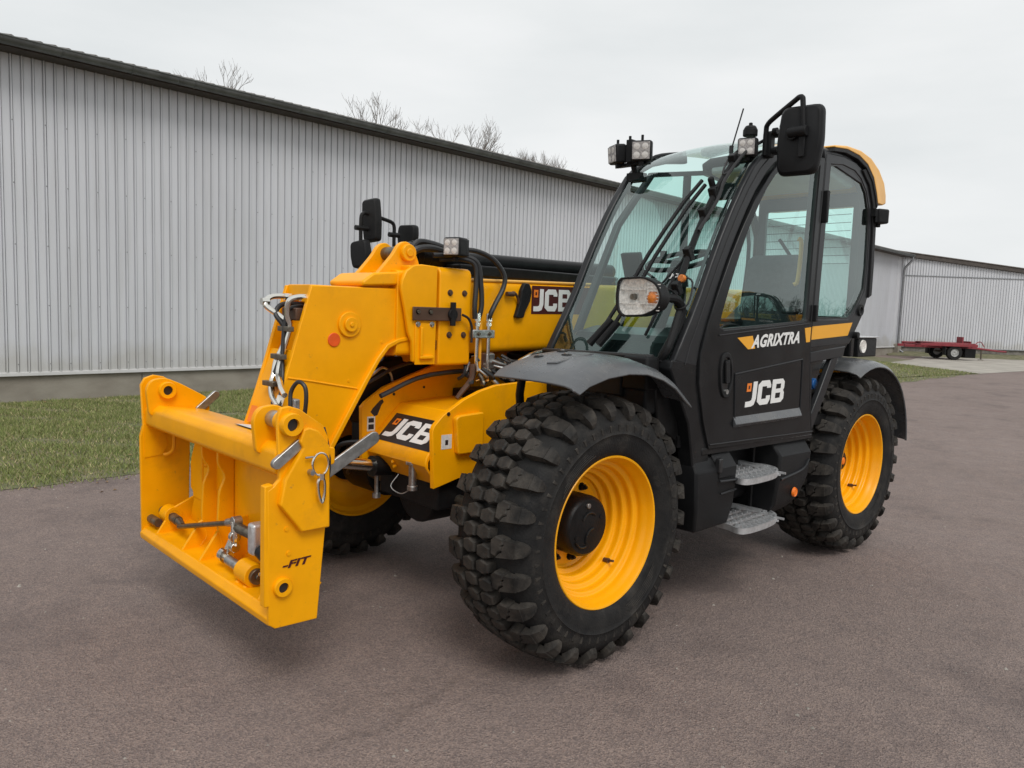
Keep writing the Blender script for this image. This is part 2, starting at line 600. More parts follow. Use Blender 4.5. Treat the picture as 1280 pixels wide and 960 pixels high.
# ================================================================== GROUND
def ground_material():
    m = mat("asphalt", (0.13, 0.105, 0.098), 0.8)
    t = m.node_tree
    b = t.nodes["Principled BSDF"]
    tcn = [n for n in t.nodes if n.type == 'TEX_COORD'][0]

    def noise(sc, det, ro=.6):
        n = t.nodes.new("ShaderNodeTexNoise")
        n.inputs["Scale"].default_value = sc
        n.inputs["Detail"].default_value = det
        n.inputs["Roughness"].default_value = ro
        t.links.new(tcn.outputs["Object"], n.inputs["Vector"])
        return n

    def ramp(src, p0, c0, p1, c1):
        r = t.nodes.new("ShaderNodeValToRGB")
        r.color_ramp.elements[0].position = p0
        r.color_ramp.elements[0].color = (*c0, 1)
        r.color_ramp.elements[1].position = p1
        r.color_ramp.elements[1].color = (*c1, 1)
        t.links.new(src, r.inputs[0])
        return r

    def mul(a, bb, f=1.0, mode='MULTIPLY'):
        q = t.nodes.new("ShaderNodeMixRGB")
        q.blend_type = mode
        q.inputs[0].default_value = f
        t.links.new(a, q.inputs[1])
        t.links.new(bb, q.inputs[2])
        return q.outputs[0]
    big = ramp(noise(.55, 5).outputs["Fac"], .3, (0.192, 0.148, 0.134), .7, (0.232, 0.182, 0.166))
    mid = ramp(noise(7, 5, .7).outputs["Fac"], .3, (.87, .87, .88), .7, (1.11, 1.10, 1.07))
    c = mul(big.outputs[0], mid.outputs[0])
    vo = t.nodes.new("ShaderNodeTexVoronoi")           # stones in the asphalt
    vo.inputs["Scale"].default_value = 150
    t.links.new(tcn.outputs["Object"], vo.inputs["Vector"])
    sp = ramp(vo.outputs["Color"], .15, (.70, .70, .72), .92, (1.36, 1.33, 1.28))
    c = mul(c, sp.outputs[0])
    fine = ramp(noise(420, 2).outputs["Fac"], .3, (.7, .7, .7), .7, (1.3, 1.3, 1.3))
    c = mul(c, fine.outputs[0], .45)
    grit = ramp(noise(95, 1).outputs["Fac"], .70, (0, 0, 0), .78, (.16, .15, .13))   # pale grit
    c = mul(c, grit.outputs[0], 1, 'ADD')
    # tar stains and dark damp patches
    n = noise(1.1, 6, .65)
    st = ramp(n.outputs["Fac"], .30, (.74, .74, .76), .46, (1, 1, 1))
    c = mul(c, st.outputs[0])
    # hairline cracks, only here and there
    ve = t.nodes.new("ShaderNodeTexVoronoi"); ve.feature = 'DISTANCE_TO_EDGE'
    ve.inputs["Scale"].default_value = .45
    wv = t.nodes.new("ShaderNodeVectorMath"); wv.operation = 'MULTIPLY_ADD'
    t.links.new(noise(2.2, 6, .7).outputs["Color"], wv.inputs[0]); wv.inputs[1].default_value = (.55, .55, 0)
    t.links.new(tcn.outputs["Object"], wv.inputs[2])
    t.links.new(wv.outputs[0], ve.inputs["Vector"])
    cr_ = ramp(ve.outputs["Distance"], .0004, (.8, .8, .8), .0012, (1, 1, 1))
    msk = ramp(noise(.35, 3).outputs["Fac"], .60, (0, 0, 0), .68, (1, 1, 1))
    q = t.nodes.new("ShaderNodeMixRGB"); q.blend_type = 'MULTIPLY'
    t.links.new(msk.outputs[0], q.inputs[0]); t.links.new(c, q.inputs[1]); t.links.new(cr_.outputs[0], q.inputs[2])
    c = q.outputs[0]
    # two darker oily smears on the asphalt to the right of the machine, and tyre scuffs
    for cx_, cy_, sx_, sy_, rz_, dk in ((-.60, 1.80, .30, .09, -.35, .70), (-1.15, 1.52, .42, .10, -.45, .82), (.75, .2, 1.6, .5, .3, .88)):
        mpn = t.nodes.new("ShaderNodeMapping")
        mpn.vector_type = 'TEXTURE'
        mpn.inputs["Location"].default_value = (cx_, cy_, 0)
        mpn.inputs["Rotation"].default_value = (0, 0, rz_)
        mpn.inputs["Scale"].default_value = (sx_, sy_, 1)
        t.links.new(tcn.outputs["Object"], mpn.inputs[0])
        nn = noise(6, 4, .6)
        vm = t.nodes.new("ShaderNodeVectorMath"); vm.operation = 'MULTIPLY_ADD'
        t.links.new(nn.outputs["Color"], vm.inputs[0])
        vm.inputs[1].default_value = (.9, .9, 0)
        t.links.new(mpn.outputs[0], vm.inputs[2])
        vs = t.nodes.new("ShaderNodeVectorMath"); vs.operation = 'SUBTRACT'
        t.links.new(vm.outputs[0], vs.inputs[0]); vs.inputs[1].default_value = (.45, .45, 0)
        ln = t.nodes.new("ShaderNodeVectorMath"); ln.operation = 'LENGTH'
        t.links.new(vs.outputs[0], ln.inputs[0])
        sr = ramp(ln.outputs["Value"], .35, (dk, dk, dk * 1.02), 1.15, (1, 1, 1))
        c = mul(c, sr.outputs[0])
    t.links.new(c, b.inputs["Base Color"])
    rr = ramp(noise(3, 4).outputs["Fac"], .3, (.68,) * 3, .7, (.88,) * 3)
    t.links.new(rr.outputs[0], b.inputs["Roughness"])
    bp = t.nodes.new("ShaderNodeBump")
    bp.inputs["Strength"].default_value = .85
    bp.inputs["Distance"].default_value = .006
    t.links.new(vo.outputs["Distance"], bp.inputs["Height"])
    bp2 = t.nodes.new("ShaderNodeBump")
    bp2.inputs["Strength"].default_value = .5
    bp2.inputs["Distance"].default_value = .02
    t.links.new(noise(30, 4).outputs["Fac"], bp2.inputs["Height"])
    t.links.new(bp.outputs[0], bp2.inputs["Normal"])
    t.links.new(bp2.outputs[0], b.inputs["Normal"])
    return m


ASPH = ground_material()
SOIL = mat("grassy_soil", (0.10, 0.11, 0.05), 0.95, col2=(0.20, 0.175, 0.11), nscale=3.5, bump=0.6, bscale=40, detail=8)
CONC = mat("pale_concrete", (0.30, 0.275, 0.24), 0.85, col2=(0.42, 0.39, 0.34), nscale=1.1, bump=0.3, bscale=20)
FARF = mat("far_field", (0.06, 0.07, 0.03), 0.95, col2=(0.10, 0.095, 0.05), nscale=.15)


def sheet(name, pts, z, m):
    mb = MB()
    n = len(pts)
    mb.add([(x, y, z) for x, y in pts], [tuple(range(n))])
    o = mb.build(name, m, None, recalc=False)
    if o.data.polygons[0].normal.z < 0:
        o.data.flip_normals()
    o['kind'] = 'structure'
    return o


def wally(x):
    return -9.708 + 0.052 * x


def gedge(x):     # asphalt / grass boundary
    return -4.02 + 0.026 * x + 0.05 * math.sin(x * 2.1) + 0.035 * math.sin(x * 5.3 + 1) + .02 * math.sin(x * 13)


sheet("ground", [(-900, -900), (900, -900), (900, 900), (-900, 900)], -0.012, FARF)
sheet("road", [(60, -16), (60, 40), (-90, 40), (-90, -16)], -0.008, ASPH)
gx = [14 - .12 * i for i in range(int((14 + 27.5) / .12))]
sheet("grass_verge", [(x, gedge(x)) for x in gx] + [(-26.6, -4.66), (-29.7, -8.8), (-33.5, -9.2), (-34.6, wally(-34.6)), (14, wally(14))], -0.004, SOIL)
sheet("pavement", [(-26.55, -4.64), (-29.7, -8.8), (-33.5, -9.25), (-45, -12.0), (-62, 6), (-40, 2.0), (-30.4, -4.26)], 0.0, CONC)


# grass blades
GRM = mat("grass_blades", (0.075, 0.105, 0.025), 0.75, spec=0.2)
t = GRM.node_tree
b_ = t.nodes["Principled BSDF"]
at = t.nodes.new("ShaderNodeVertexColor"); at.layer_name = "tone"
t.links.new(at.outputs[0], b_.inputs["Base Color"])


def grass():
    pts = []
    for (xa, xb, dens) in ((3.2, -7.5, 4200), (-7.5, -16, 900), (-16, -31, 420)):
        area = (xa - xb) * 5.6
        n = int(area * dens)
        x = rng.uniform(xb, xa, n)
        y0 = -9.69 + .052 * x
        y1 = -4.02 + 0.026 * x + 0.05 * np.sin(x * 2.1) + 0.035 * np.sin(x * 5.3 + 1) + .02 * np.sin(x * 13)
        y = y0 + (y1 - y0 + .14) * rng.uniform(0, 1, n)
        # patchy growth
        patch = np.sin(x * 3.1 + np.sin(y * 2.3)) * np.cos(y * 3.7 + x) + .6 * np.sin(x * 7.9 + y * 6.1) + .5 * np.sin(x * 1.1 - y * 1.9)
        # fewer blades at the trampled edges
        ed = np.minimum((y1 + .14 - y) / .5, (y - y0 + .05) / .3)
        k = (patch + 1.6 + rng.normal(0, .6, n) > .35) & (rng.uniform(0, 1, n) < np.clip(ed + .05 * patch, 0.02, 1))
        if xb < -16:
            # the verge tapers against the concrete
            lim = -4.64 + (x + 26.55) / (-29.7 + 26.55) * (-8.8 + 4.64)
            k &= ~((x < -26.4) & (y > lim))
        pts.append(np.stack([x[k], y[k], patch[k], np.full(k.sum(), 1.0 if dens > 1000 else (1.6 if dens > 400 else 2.2))], 1))
    P = np.concatenate(pts)
    n = len(P)
    ang = rng.uniform(0, 2 * np.pi, n)
    h = rng.uniform(.014, .044, n) * (1 + .25 * P[:, 2]).clip(.5, 1.5) * np.where(P[:, 3] > 1, 1.25, 1)
    w = rng.uniform(.0028, .006, n) * P[:, 3]
    la = rng.uniform(0, 2 * np.pi, n)
    lean = h * rng.uniform(.2, 1.3, n)
    v = np.zeros((n, 3, 3))
    v[:, 0] = np.stack([P[:, 0] - w * np.cos(ang), P[:, 1] - w * np.sin(ang), np.full(n, -.006)], 1)
    v[:, 1] = np.stack([P[:, 0] + w * np.cos(ang), P[:, 1] + w * np.sin(ang), np.full(n, -.006)], 1)
    v[:, 2] = np.stack([P[:, 0] + lean * np.cos(la), P[:, 1] + lean * np.sin(la), h], 1)
    me = bpy.data.meshes.new("grass")
    me.vertices.add(n * 3); me.loops.add(n * 3); me.polygons.add(n)
    me.vertices.foreach_set("co", v.reshape(-1))
    me.loops.foreach_set("vertex_index", np.arange(n * 3))
    me.polygons.foreach_set("loop_start", np.arange(n) * 3)
    me.update(calc_edges=True)
    ca = me.color_attributes.new("tone", 'FLOAT_COLOR', 'POINT')
    g = np.array([0.16, 0.21, 0.065]); g2 = np.array([0.28, 0.30, 0.11]); st = np.array([0.46, 0.39, 0.22])
    q = rng.uniform(0, 1, n)[:, None]
    c = g * (1 - q) + g2 * q
    dry = rng.uniform(0, 1, n) < (.16 + .12 * np.clip(-P[:, 2], 0, 1))
    c[dry] = st * rng.uniform(.6, 1.2, (dry.sum(), 1))
    c *= rng.uniform(.7, 1.25, (n, 1))
    cc = np.ones((n, 3, 4)); cc[:, :, :3] = c[:, None, :]
    ca.data.foreach_set("color", cc.reshape(-1))
    me.materials.append(GRM)
    o = bpy.data.objects.new("grass", me)
    COL.objects.link(o)
    prop(o, "patchy short green grass with dry straw blades along the shed plinth", "grass", kind="stuff")


grass()

# loose grit and small stones on the asphalt
PEB = mat("pebble_stone", (0.20, 0.18, 0.16), 0.85, col2=(0.38, 0.35, 0.31), nscale=14)
mb = MB()
rp_ = random.Random(12)
for i in range(3200):
    x = rp_.uniform(-9, 3.2)
    if i < 900:
        y = gedge(x) + abs(rp_.gauss(0, .35)) - .05
    else:
        y = rp_.uniform(-4, 3)
    s = rp_.uniform(.0025, .007) if rp_.random() < .93 else rp_.uniform(.007, .013)
    vs = []
    for k in range(5):
        a = k * 1.2566 + rp_.uniform(-.3, .3)
        vs.append((x + s * math.cos(a) * rp_.uniform(.7, 1.2), y + s * math.sin(a) * rp_.uniform(.7, 1.2), -.009))
    vs.append((x + s * .2, y, -.008 + s * rp_.uniform(.5, 1.0)))
    mb.add(vs, [(k, (k + 1) % 5, 5) for k in range(5)])
prop(mb.build("loose_grit", PEB, None, recalc=True), "loose pale grit and small stones scattered on the asphalt", "grit", kind="stuff")

# dead leaves along the edge of the verge
LEAF = mat("dead_leaf", (0.16, 0.09, 0.04), 0.8, col2=(0.30, 0.20, 0.10), nscale=3)
mb = MB()
for i in range(420):
    x = rp_.uniform(-16, 3.2)
    y = gedge(x) + rp_.gauss(-.5, .9) if i % 3 else wally(x) + abs(rp_.gauss(.05, .25)) + .05
    if y > gedge(x) + .6: continue
    s = rp_.uniform(.012, .03); a = rp_.uniform(0, 6.28); z = .012 + rp_.uniform(0, .02) if y < gedge(x) else -.002
    c_, s_ = math.cos(a), math.sin(a)
    mb.add([(x + s * c_, y + s * s_, z), (x - s * .5 * s_, y + s * .5 * c_, z + rp_.uniform(.002, .012)), (x - s * c_, y - s * s_, z), (x + s * .5 * s_, y - s * .5 * c_, z + rp_.uniform(.002, .012))], [(0, 1, 2), (0, 2, 3)])
prop(mb.build("dead_leaves", LEAF, None, recalc=False), "brown dead leaves scattered in the grass and along its edge", "leaves", kind="stuff")

# per-sheet tone, rain streaks and splashed dirt on the cladding
t = CLAD.node_tree
b_ = t.nodes["Principled BSDF"]
src = b_.inputs["Base Color"].links[0].from_socket
oi = t.nodes.new("ShaderNodeObjectInfo")
mr = t.nodes.new("ShaderNodeMapRange"); mr.inputs["To Min"].default_value = .955; mr.inputs["To Max"].default_value = 1.035
t.links.new(oi.outputs["Random"], mr.inputs["Value"])
m1_ = t.nodes.new("ShaderNodeMixRGB"); m1_.blend_type = 'MULTIPLY'; m1_.inputs[0].default_value = 1
t.links.new(src, m1_.inputs[1]); t.links.new(mr.outputs[0], m1_.inputs[2])
ge = t.nodes.new("ShaderNodeNewGeometry")
mpn = t.nodes.new("ShaderNodeMapping"); mpn.inputs["Scale"].default_value = (5, 5, .35)
t.links.new(ge.outputs["Position"], mpn.inputs[0])
n1 = t.nodes.new("ShaderNodeTexNoise"); n1.inputs["Scale"].default_value = 2.2; n1.inputs["Detail"].default_value = 6
t.links.new(mpn.outputs[0], n1.inputs["Vector"])
r1 = t.nodes.new("ShaderNodeValToRGB")
r1.color_ramp.elements[0].position = .30; r1.color_ramp.elements[0].color = (.84, .83, .80, 1)
r1.color_ramp.elements[1].position = .55; r1.color_ramp.elements[1].color = (1, 1, 1, 1)
t.links.new(n1.outputs["Fac"], r1.inputs[0])
m2_ = t.nodes.new("ShaderNodeMixRGB"); m2_.blend_type = 'MULTIPLY'; m2_.inputs[0].default_value = .35
t.links.new(m1_.outputs[0], m2_.inputs[1]); t.links.new(r1.outputs[0], m2_.inputs[2])
sx = t.nodes.new("ShaderNodeSeparateXYZ"); t.links.new(ge.outputs["Position"], sx.inputs[0])
n2 = t.nodes.new("ShaderNodeTexNoise"); n2.inputs["Scale"].default_value = 1.7; n2.inputs["Detail"].default_value = 7
t.links.new(ge.outputs["Position"], n2.inputs["Vector"])
hz_ = t.nodes.new("ShaderNodeMath"); hz_.operation = 'MULTIPLY_ADD'; hz_.inputs[1].default_value = -1.1
t.links.new(n2.outputs["Fac"], hz_.inputs[0]); t.links.new(sx.outputs["Z"], hz_.inputs[2])
r2_ = t.nodes.new("ShaderNodeValToRGB")       # mud splashed up from the ground
r2_.color_ramp.elements[0].position = 0.0; r2_.color_ramp.elements[0].color = (.86, .84, .79, 1)
r2_.color_ramp.elements[1].position = 0.32; r2_.color_ramp.elements[1].color = (1, 1, 1, 1)
t.links.new(hz_.outputs[0], r2_.inputs[0])
m3_ = t.nodes.new("ShaderNodeMixRGB"); m3_.blend_type = 'MULTIPLY'; m3_.inputs[0].default_value = 1
t.links.new(m2_.outputs[0], m3_.inputs[1]); t.links.new(r2_.outputs[0], m3_.inputs[2])
t.links.new(m3_.outputs[0], b_.inputs["Base Color"])

# ================================================================== STORAGE SHED
DW = Vector((-1, -0.052, 0)).normalized()
NW = Vector((-0.052, 1, 0)).normalized()      # outward, towards the yard
OW = Vector((14, wally(14), 0))
LW = (Vector((-38.4, wally(-38.4), 0)) - OW).length


def tw(u, v, z):
    return OW + DW * u + NW * v + Vector((0, 0, z))


def mapped(mb, f):
    mb.v = [tuple(f(*p)) for p in mb.v]
    return mb


def clad_profile(n, per=0.1375):
    pr = []
    for i in range(n):
        b0 = i * per
        for du, dv in ((0, 0), (.094, 0), (.097, -.018), (.104, -.018), (.108, .024), (.124, .024), (.128, -.018), (.135, -.018)):
            pr.append((b0 + du, dv))
    pr.append((n * per, 0))
    return pr


shed = empty("storage_shed", tuple(tw(0, 0, 0)), "long low storage shed with light grey ribbed metal walls and dark gutter behind the grass", "shed")
ZB, ZT = 0.42, 4.875


def clad_mesh(zb, zt, screws=True, ztop2=None):
    mb = MB()
    pr = clad_profile(8)
    n = len(pr)
    zts = [zt + ((ztop2 - zt) * p[0] / 1.1 if ztop2 is not None else 0) for p in pr]
    mb.add([(p[0], p[1], zb) for p in pr] + [(p[0], p[1], z) for p, z in zip(pr, zts)], [(i, i + 1, n + i + 1, n + i) for i in range(n - 1)])
    if screws:
        mb.cm = 1
        for z in np.arange(zb + .12, min(zts) - .1, .86):
            for i in range(1, 8, 3):
                u = i * .1375 + .116
                mb.add([(u - .007, .0245, z - .007), (u + .007, .0245, z - .007), (u + .007, .0245, z + .007), (u - .007, .0245, z + .007), (u, .036, z)],
                       [(0, 1, 4), (1, 2, 4), (2, 3, 4), (3, 0, 4)])
    return mb


rotw = math.atan2(DW.y, DW.x)
pm = clad_mesh(0, ZT - ZB)
pm.v = [(p[0], -p[1], p[2]) for p in pm.v]           # local y points into the building
p0 = pm.build("cladding_panel", [CLAD, CLADD], shed, centre=False, recalc=False, ang=20)
npan = int(LW / 1.1)
for i in range(npan):
    o = p0 if i == 0 else p0.copy()
    if i:
        COL.objects.link(o)
    o.parent = shed
    w = tw(i * 1.1, random.uniform(-.002, .002), ZB) - OW
    o.location = w
    o.rotation_euler = (0, random.uniform(-.0006, .0006), rotw)


def sbuild(mb, name, m, par, **k):
    mapped(mb, tw)
    return mb.build(name, m, par, **k)


# plinth blocks with joints, drip flashing
u = 0.0
while u < LW - 1:
    L = min(5.2, LW - u)
    sbuild(MB().box(u + .006, u + L - .006, -.3, -.015, -.3, ZB - .03), "plinth_block", PLIN, shed, bevel=.008)
    u += L
sbuild(MB().box(0, LW, -.3, -.035, -.3, ZB - .02), "plinth_core", PLIN, shed)
mb = MB().prism([(-.03, ZB - .035), (.035, ZB - .05), (.038, ZB - .045), (.03, ZB - .005), (-.03, ZB + .02)], 'x', 0, LW)
sbuild(mb, "drip_flashing", CLAD, shed)
sbuild(MB().box(0, LW, -.25, -.03, ZB - .02, ZT + .1), "wall", CLAD, shed)
# eaves: soffit, fascia, gutter
sbuild(MB().prism([(-.2, ZT - .01), (.30, ZT + .015), (.30, ZT + .035), (-.2, ZT + .02)], 'x', -.1, LW + .1), "soffit", FASC, shed)
sbuild(MB().box(-.1, LW + .1, .30, .33, ZT + .0, ZT + .11), "fascia_board", FASC, shed)
u = 0.0
k = 0
while u < LW:
    L = min(4.0, LW + .15 - u)
    po = [(.42 + .088 * math.cos(R_(a)), 4.965 + .088 * math.sin(R_(a))) for a in range(180, 361, 15)]
    pi = [(.42 + .082 * math.cos(R_(a)), 4.965 + .082 * math.sin(R_(a))) for a in range(180, 361, 15)]
    sbuild(MB().ring(po, pi, 'x', u, u + L - .004, closed=False), "gutter_section", GUT, shed, ang=50)
    u += L
sbuild(MB().tube([(-.1, .510, 4.972), (LW + .15, .510, 4.972)], .012, 8), "gutter_bead", GUT, shed)
for i in range(int(LW)):
    po = [(.42 + .095 * math.cos(R_(a)), 4.965 + .095 * math.sin(R_(a))) for a in range(180, 361, 20)]
    pi = [(.42 + .0885 * math.cos(R_(a)), 4.965 + .0885 * math.sin(R_(a))) for a in range(180, 361, 20)]
    if i == 0:
        gb = sbuild(MB().ring(po, pi, 'x', .28, .305, closed=False), "gutter_bracket", GUT, shed, ang=50)
    else:
        g2 = gb.copy(); COL.objects.link(g2); g2.location = gb.location + DW * (i * .94)
# corrugated roof
mb = MB()
nu = int(LW * 8 / 0.177)
secs = []
rows = [(.33, 5.022), (-9.0, 7.30), (-18.5, 5.022)]
for v_, z_ in rows:
    secs.append([(i * .177 / 8, v_, z_ + .027 * math.cos(i * math.pi / 4)) for i in range(nu)])
mb.loft(secs, closed_sec=False, cap=False)
secs2 = [[(x, y, z - .012) for x, y, z in sec] for sec in secs]
mb.loft(secs2, closed_sec=False, cap=False)
mb.loft([secs[0], secs2[0]], closed_sec=False, cap=False)
sbuild(mb, "roof", ROOFM, shed, recalc=False, ang=60)
# gable end and back wall so that the shed is closed
sbuild(MB().prism([(-18.3, -.3), (-.25, -.3), (-.25, 4.85), (-9.0, 7.1), (-18.3, 4.85)], 'x', LW - .2, LW - .03), "gable_wall", CLAD, shed)
sbuild(MB().prism([(-18.3, -.3), (-.25, -.3), (-.25, 4.85), (-9.0, 7.1), (-18.3, 4.85)], 'x', 0, .15), "gable_wall", CLAD, shed)
# downpipe at the far corner
dp = [tw(LW + .02, .42, 4.88), tw(LW + .02, .42, 4.72), tw(LW - .05, .12, 4.35), tw(LW - .05, .09, 4.2), tw(LW - .05, .09, .45), tw(LW - .05, .12, .28), tw(LW - .05, .35, .12)]
MB().tube(dp, .055, 12).build("downpipe", PIPE, shed)
sbuild(MB().box(LW - .06, LW + .02, -.02, .03, ZB, 4.85), "corner_trim", CLAD, shed)
sbuild(MB().box(LW - .35, LW + .12, -.1, .2, -.1, .55), "corner_pier", PLIN, shed, bevel=.02)

# ================================================================== FAR SHED
C2 = tw(LW + .25, -.1, 0)
D2 = Vector((-0.722, 0.692, 0))
N2 = Vector((0.692, 0.722, 0))


def t2(u, v, z):
    return C2 + D2 * u + N2 * v + Vector((0, 0, z))


far = empty("shed_annex", tuple(C2), "far grey ribbed shed wall with sloping roof edge behind the red trailer", "shed")
rot2 = math.atan2(D2.y, D2.x)
for i in range(-1, 16):
    za, zb_ = 4.93 - .1155 * i, 4.93 - .1155 * (i + 1)
    m_ = clad_mesh(.42, za, screws=False, ztop2=zb_)
    # D2 x up = inward or outward? outward is N2
    m_.v = [tuple(t2(i * 1.1 + p[0], p[1], p[2])) for p in m_.v]
    m_.build("cladding_panel", [CLAD, CLADD], far, recalc=False, ang=20)
mb = MB().box(-1, 17, .021, .034, 3.98, 4.02)
mapped(mb, t2).build("cladding_joint_strip", PIPE, far)
mb = MB()
mb.loft([[(-1.2, .16, 5.12), (-1.2, .16, 5.30), (-1.2, -.5, 5.34), (-1.2, -.5, 5.08)], [(17.2, .16, 3.23), (17.2, .16, 3.41), (17.2, -.5, 3.45), (17.2, -.5, 3.19)]])
mb.v = [(a, b, c - .06) for a, b, c in mb.v]
mapped(mb, t2).build("verge_board", FASC, far)
mb = MB()
mb.loft([[(-1.2, .19, 5.26), (-1.2, .19, 5.30), (-1.2, -8, 5.34), (-1.2, -8, 5.29)], [(17.2, .19, 3.37), (17.2, .19, 3.41), (17.2, -8, 3.45), (17.2, -8, 3.40)]])
mapped(mb, t2).build("roof", ROOFM, far)
mapped(MB().box(-1, 17, -.3, -.02, -.3, .40), t2).build("plinth", PLIN2, far)
mapped(MB().box(-1, 17, -8, -.03, .3, 2.9), t2).build("wall_core", CLAD, far)
mapped(MB().tube([(-1, .03, .42), (17, .03, .42)], .03, 6), t2).build("drip_flashing", PIPE, far)
# strip of rough ground in front of its plinth
bank = MB()
gr = []
for i in range(60):
    row = []
    for j in range(6):
        u_, v_ = -1 + i * .31, .0 + j * .28
        row.append(tuple(t2(u_, v_, .17 * (1 - j / 5) ** 1.5 + random.uniform(0, .05) * (1 if 0 < j < 5 else 0) - .02)))
    gr.append(row)
bank.shell(gr, .03)
prop(bank.build("rough_bank", SOIL, None), kind="structure")

# ================================================================== RED TRAILER
trl = empty("flatbed_trailer", (-36.9, -8.9, 0), "empty red flatbed farm trailer parked in front of the far shed", "trailer")
# axes: a along image right (D2 direction), b towards the camera
TA = Vector((-0.69, 0.724, 0)); TB = Vector((0.724, 0.69, 0))
TO = Vector((-36.9, -8.9, 0))


def tt(a, b, c):
    return TO + TA * (a * .88) + TB * (b * .88) + Vector((0, 0, c * .86))


def tb(mb, name, m, **k):
    par = k.pop('par', trl)
    return mapped(mb, tt).build(name, m, par, **k)


tb(MB().box(-1.9, 1.0, -1.1, -1.0, .72, .86).box(-1.9, 1.0, 1.0, 1.1, .72, .86), "side_rail", REDM, bevel=.01)
for a in np.arange(-1.85, 1.0, .38):
    tb(MB().box(a, a + .07, -1.0, 1.0, .74, .80), "cross_member", REDM)
tb(MB().box(-1.2, .9, -1.05, 1.05, .862, .90), "deck", REDM, bevel=.01)
tb(MB().box(-2.4, 1.3, -.45, -.33, .60, .74).box(-2.4, 1.3, .33, .45, .60, .74), "chassis_beam", REDM, bevel=.01)
tb(MB().tube([(1.2, .4, .66), (2.6, .05, .52), (3.05, 0, .50)], .05, 8).tube([(1.2, -.4, .66), (2.6, -.05, .52)], .05, 8), "drawbar", REDM)
tb(MB().cyl((3.12, 0, .5), 'z', .09, -.03, .03, 16), "towing_eye", DSTEEL)
tb(MB().box(1.75, 1.81, -.03, .03, .05, .62).box(1.68, 1.88, -.1, .1, .0, .03), "parking_jack", DSTEEL)
tb(MB().box(.6, .66, -.3, .3, .9, 1.22).box(.9, .96, -.6, .5, .88, 1.0), "headboard_rack", REDM)
tb(MB().tube([(1.0, .5, .72), (1.5, .3, 1.0), (1.75, .3, .72)], .022, 6, 4), "hose_hook", REDM)
tb(MB().cyl((-.15, 0, .40), 'y', .05, -.85, .85, 10), "axle", DSTEEL)
for sgn in (-1, 1):
    for da in (-.1,):
        c = (da, sgn * .92, .385)
        w = tb(MB().lathe([(.20, -.11), (.36, -.12), (.385, -.09), (.385, .09), (.36, .12), (.20, .11)], c, 'y', 28), "wheel_tyre", RUB)
        tb(MB().lathe([(.0, sgn * .06), (.08, sgn * .09), (.16, sgn * .07), (.205, sgn * .115), (.205, -sgn * .1), (.0, -sgn * .02)], c, 'y', 24, closed=False), "rim", RIMG, par=w)
        tb(MB().box(c[0] - .52, c[0] - .47, c[1] - .14, c[1] + .14, .25, .70), "mudflap", BLK)
tb(MB().box(.45, 1.0, .55, .95, .14, .62), "tool_locker", BLKM, bevel=.02)


# ================================================================== BARE TREES
def bare_tree(x, y, H, spread, label, seed):
    rnd = random.Random(seed)
    root = empty("bare_tree", (x, y, 0), label, "tree", "bare winter trees behind the long shed")
    tr, cr = MB(), MB()

    def grow(p, d, L, r, lev):
        q, dd, k = p, d, 3
        for i in range(k):
            dd = (dd + Vector((rnd.uniform(-.2, .2), rnd.uniform(-.2, .2), rnd.uniform(-.04, .12)))).normalized()
            nq = q + dd * (L / k)
            (tr if lev == 0 else cr).tube([q, nq], [r * (1 - .2 * i / k), r * (1 - .2 * (i + 1) / k)], 6 if lev < 2 else 3)
            q = nq
            if lev >= 2 and i < 2:       # side twigs
                a = rnd.uniform(0, 6.28)
                sd_ = (dd * .8 + Vector((math.cos(a), math.sin(a), .3)) * .8).normalized()
                cr.tube([q, q + sd_ * L * .45, q + (sd_ + Vector((0, 0, .3))).normalized() * L * .8], [max(r * .4, .006), .003], 3)
        if lev >= 6:
            return
        for i in range(rnd.choice((2, 3, 3)) if lev < 5 else 2):
            a = rnd.uniform(0, 6.28)
            sp = rnd.uniform(.35, .8) * spread
            nd = (dd + Vector((math.cos(a), math.sin(a), 0)) * sp + Vector((0, 0, .15))).normalized()
            grow(q, nd, L * rnd.uniform(.62, .82), max(r * rnd.uniform(.5, .6), .006), lev + 1)
    grow(Vector((x, y, 0)), Vector((0, 0, 1)), H * .27, H * .020, 0)
    A = np.array(cr.v)
    top = A[:, 2].max()
    kk = H / top
    hi_ = A[A[:, 2] * kk > 8.9]
    ox, oy = (hi_[:, 0].min() + hi_[:, 0].max()) / 2 - x, hi_[:, 1].mean() - y
    for mb in (tr, cr):       # lean the tree so that its top stands over its foot
        mb.v = [(x + (a - x) * kk - ox * kk * min(1, c / top), y + (b - y) * kk - oy * kk * min(1, c / top), c * kk) for a, b, c in mb.v]
    tr.build("trunk", BARK, root, recalc=False)
    cr.build("crown", BARK, root, recalc=False)
    return root


bare_tree(-9.1, -26, 10.2, .7, "bare leafless tree whose crown shows over the roof near the left end", 3)
bare_tree(-18.6, -26, 10.8, .75, "bare leafless tree with the widest and tallest crown above the gutter", 11)
bare_tree(-26.6, -26, 9.9, .6, "small bare tree top just over the roof, left of the cab lamps", 8)
bare_tree(-29.6, -26.5, 9.5, .7, "faint bare tree top over the roof, nearest to the cab lamps", 14)

# the wood across the yard that the cab glass mirrors
HEDGE = mat("winter_wood", (0.06, 0.055, 0.045), 0.95, col2=(0.12, 0.10, 0.08), nscale=1.5)
mb = MB()
rw = random.Random(4)


def wood_at(a, jit):
    r = 260 + rw.uniform(-jit, jit)
    t = R_(48 + 128 * a)
    return r * math.cos(t), r * math.sin(t)


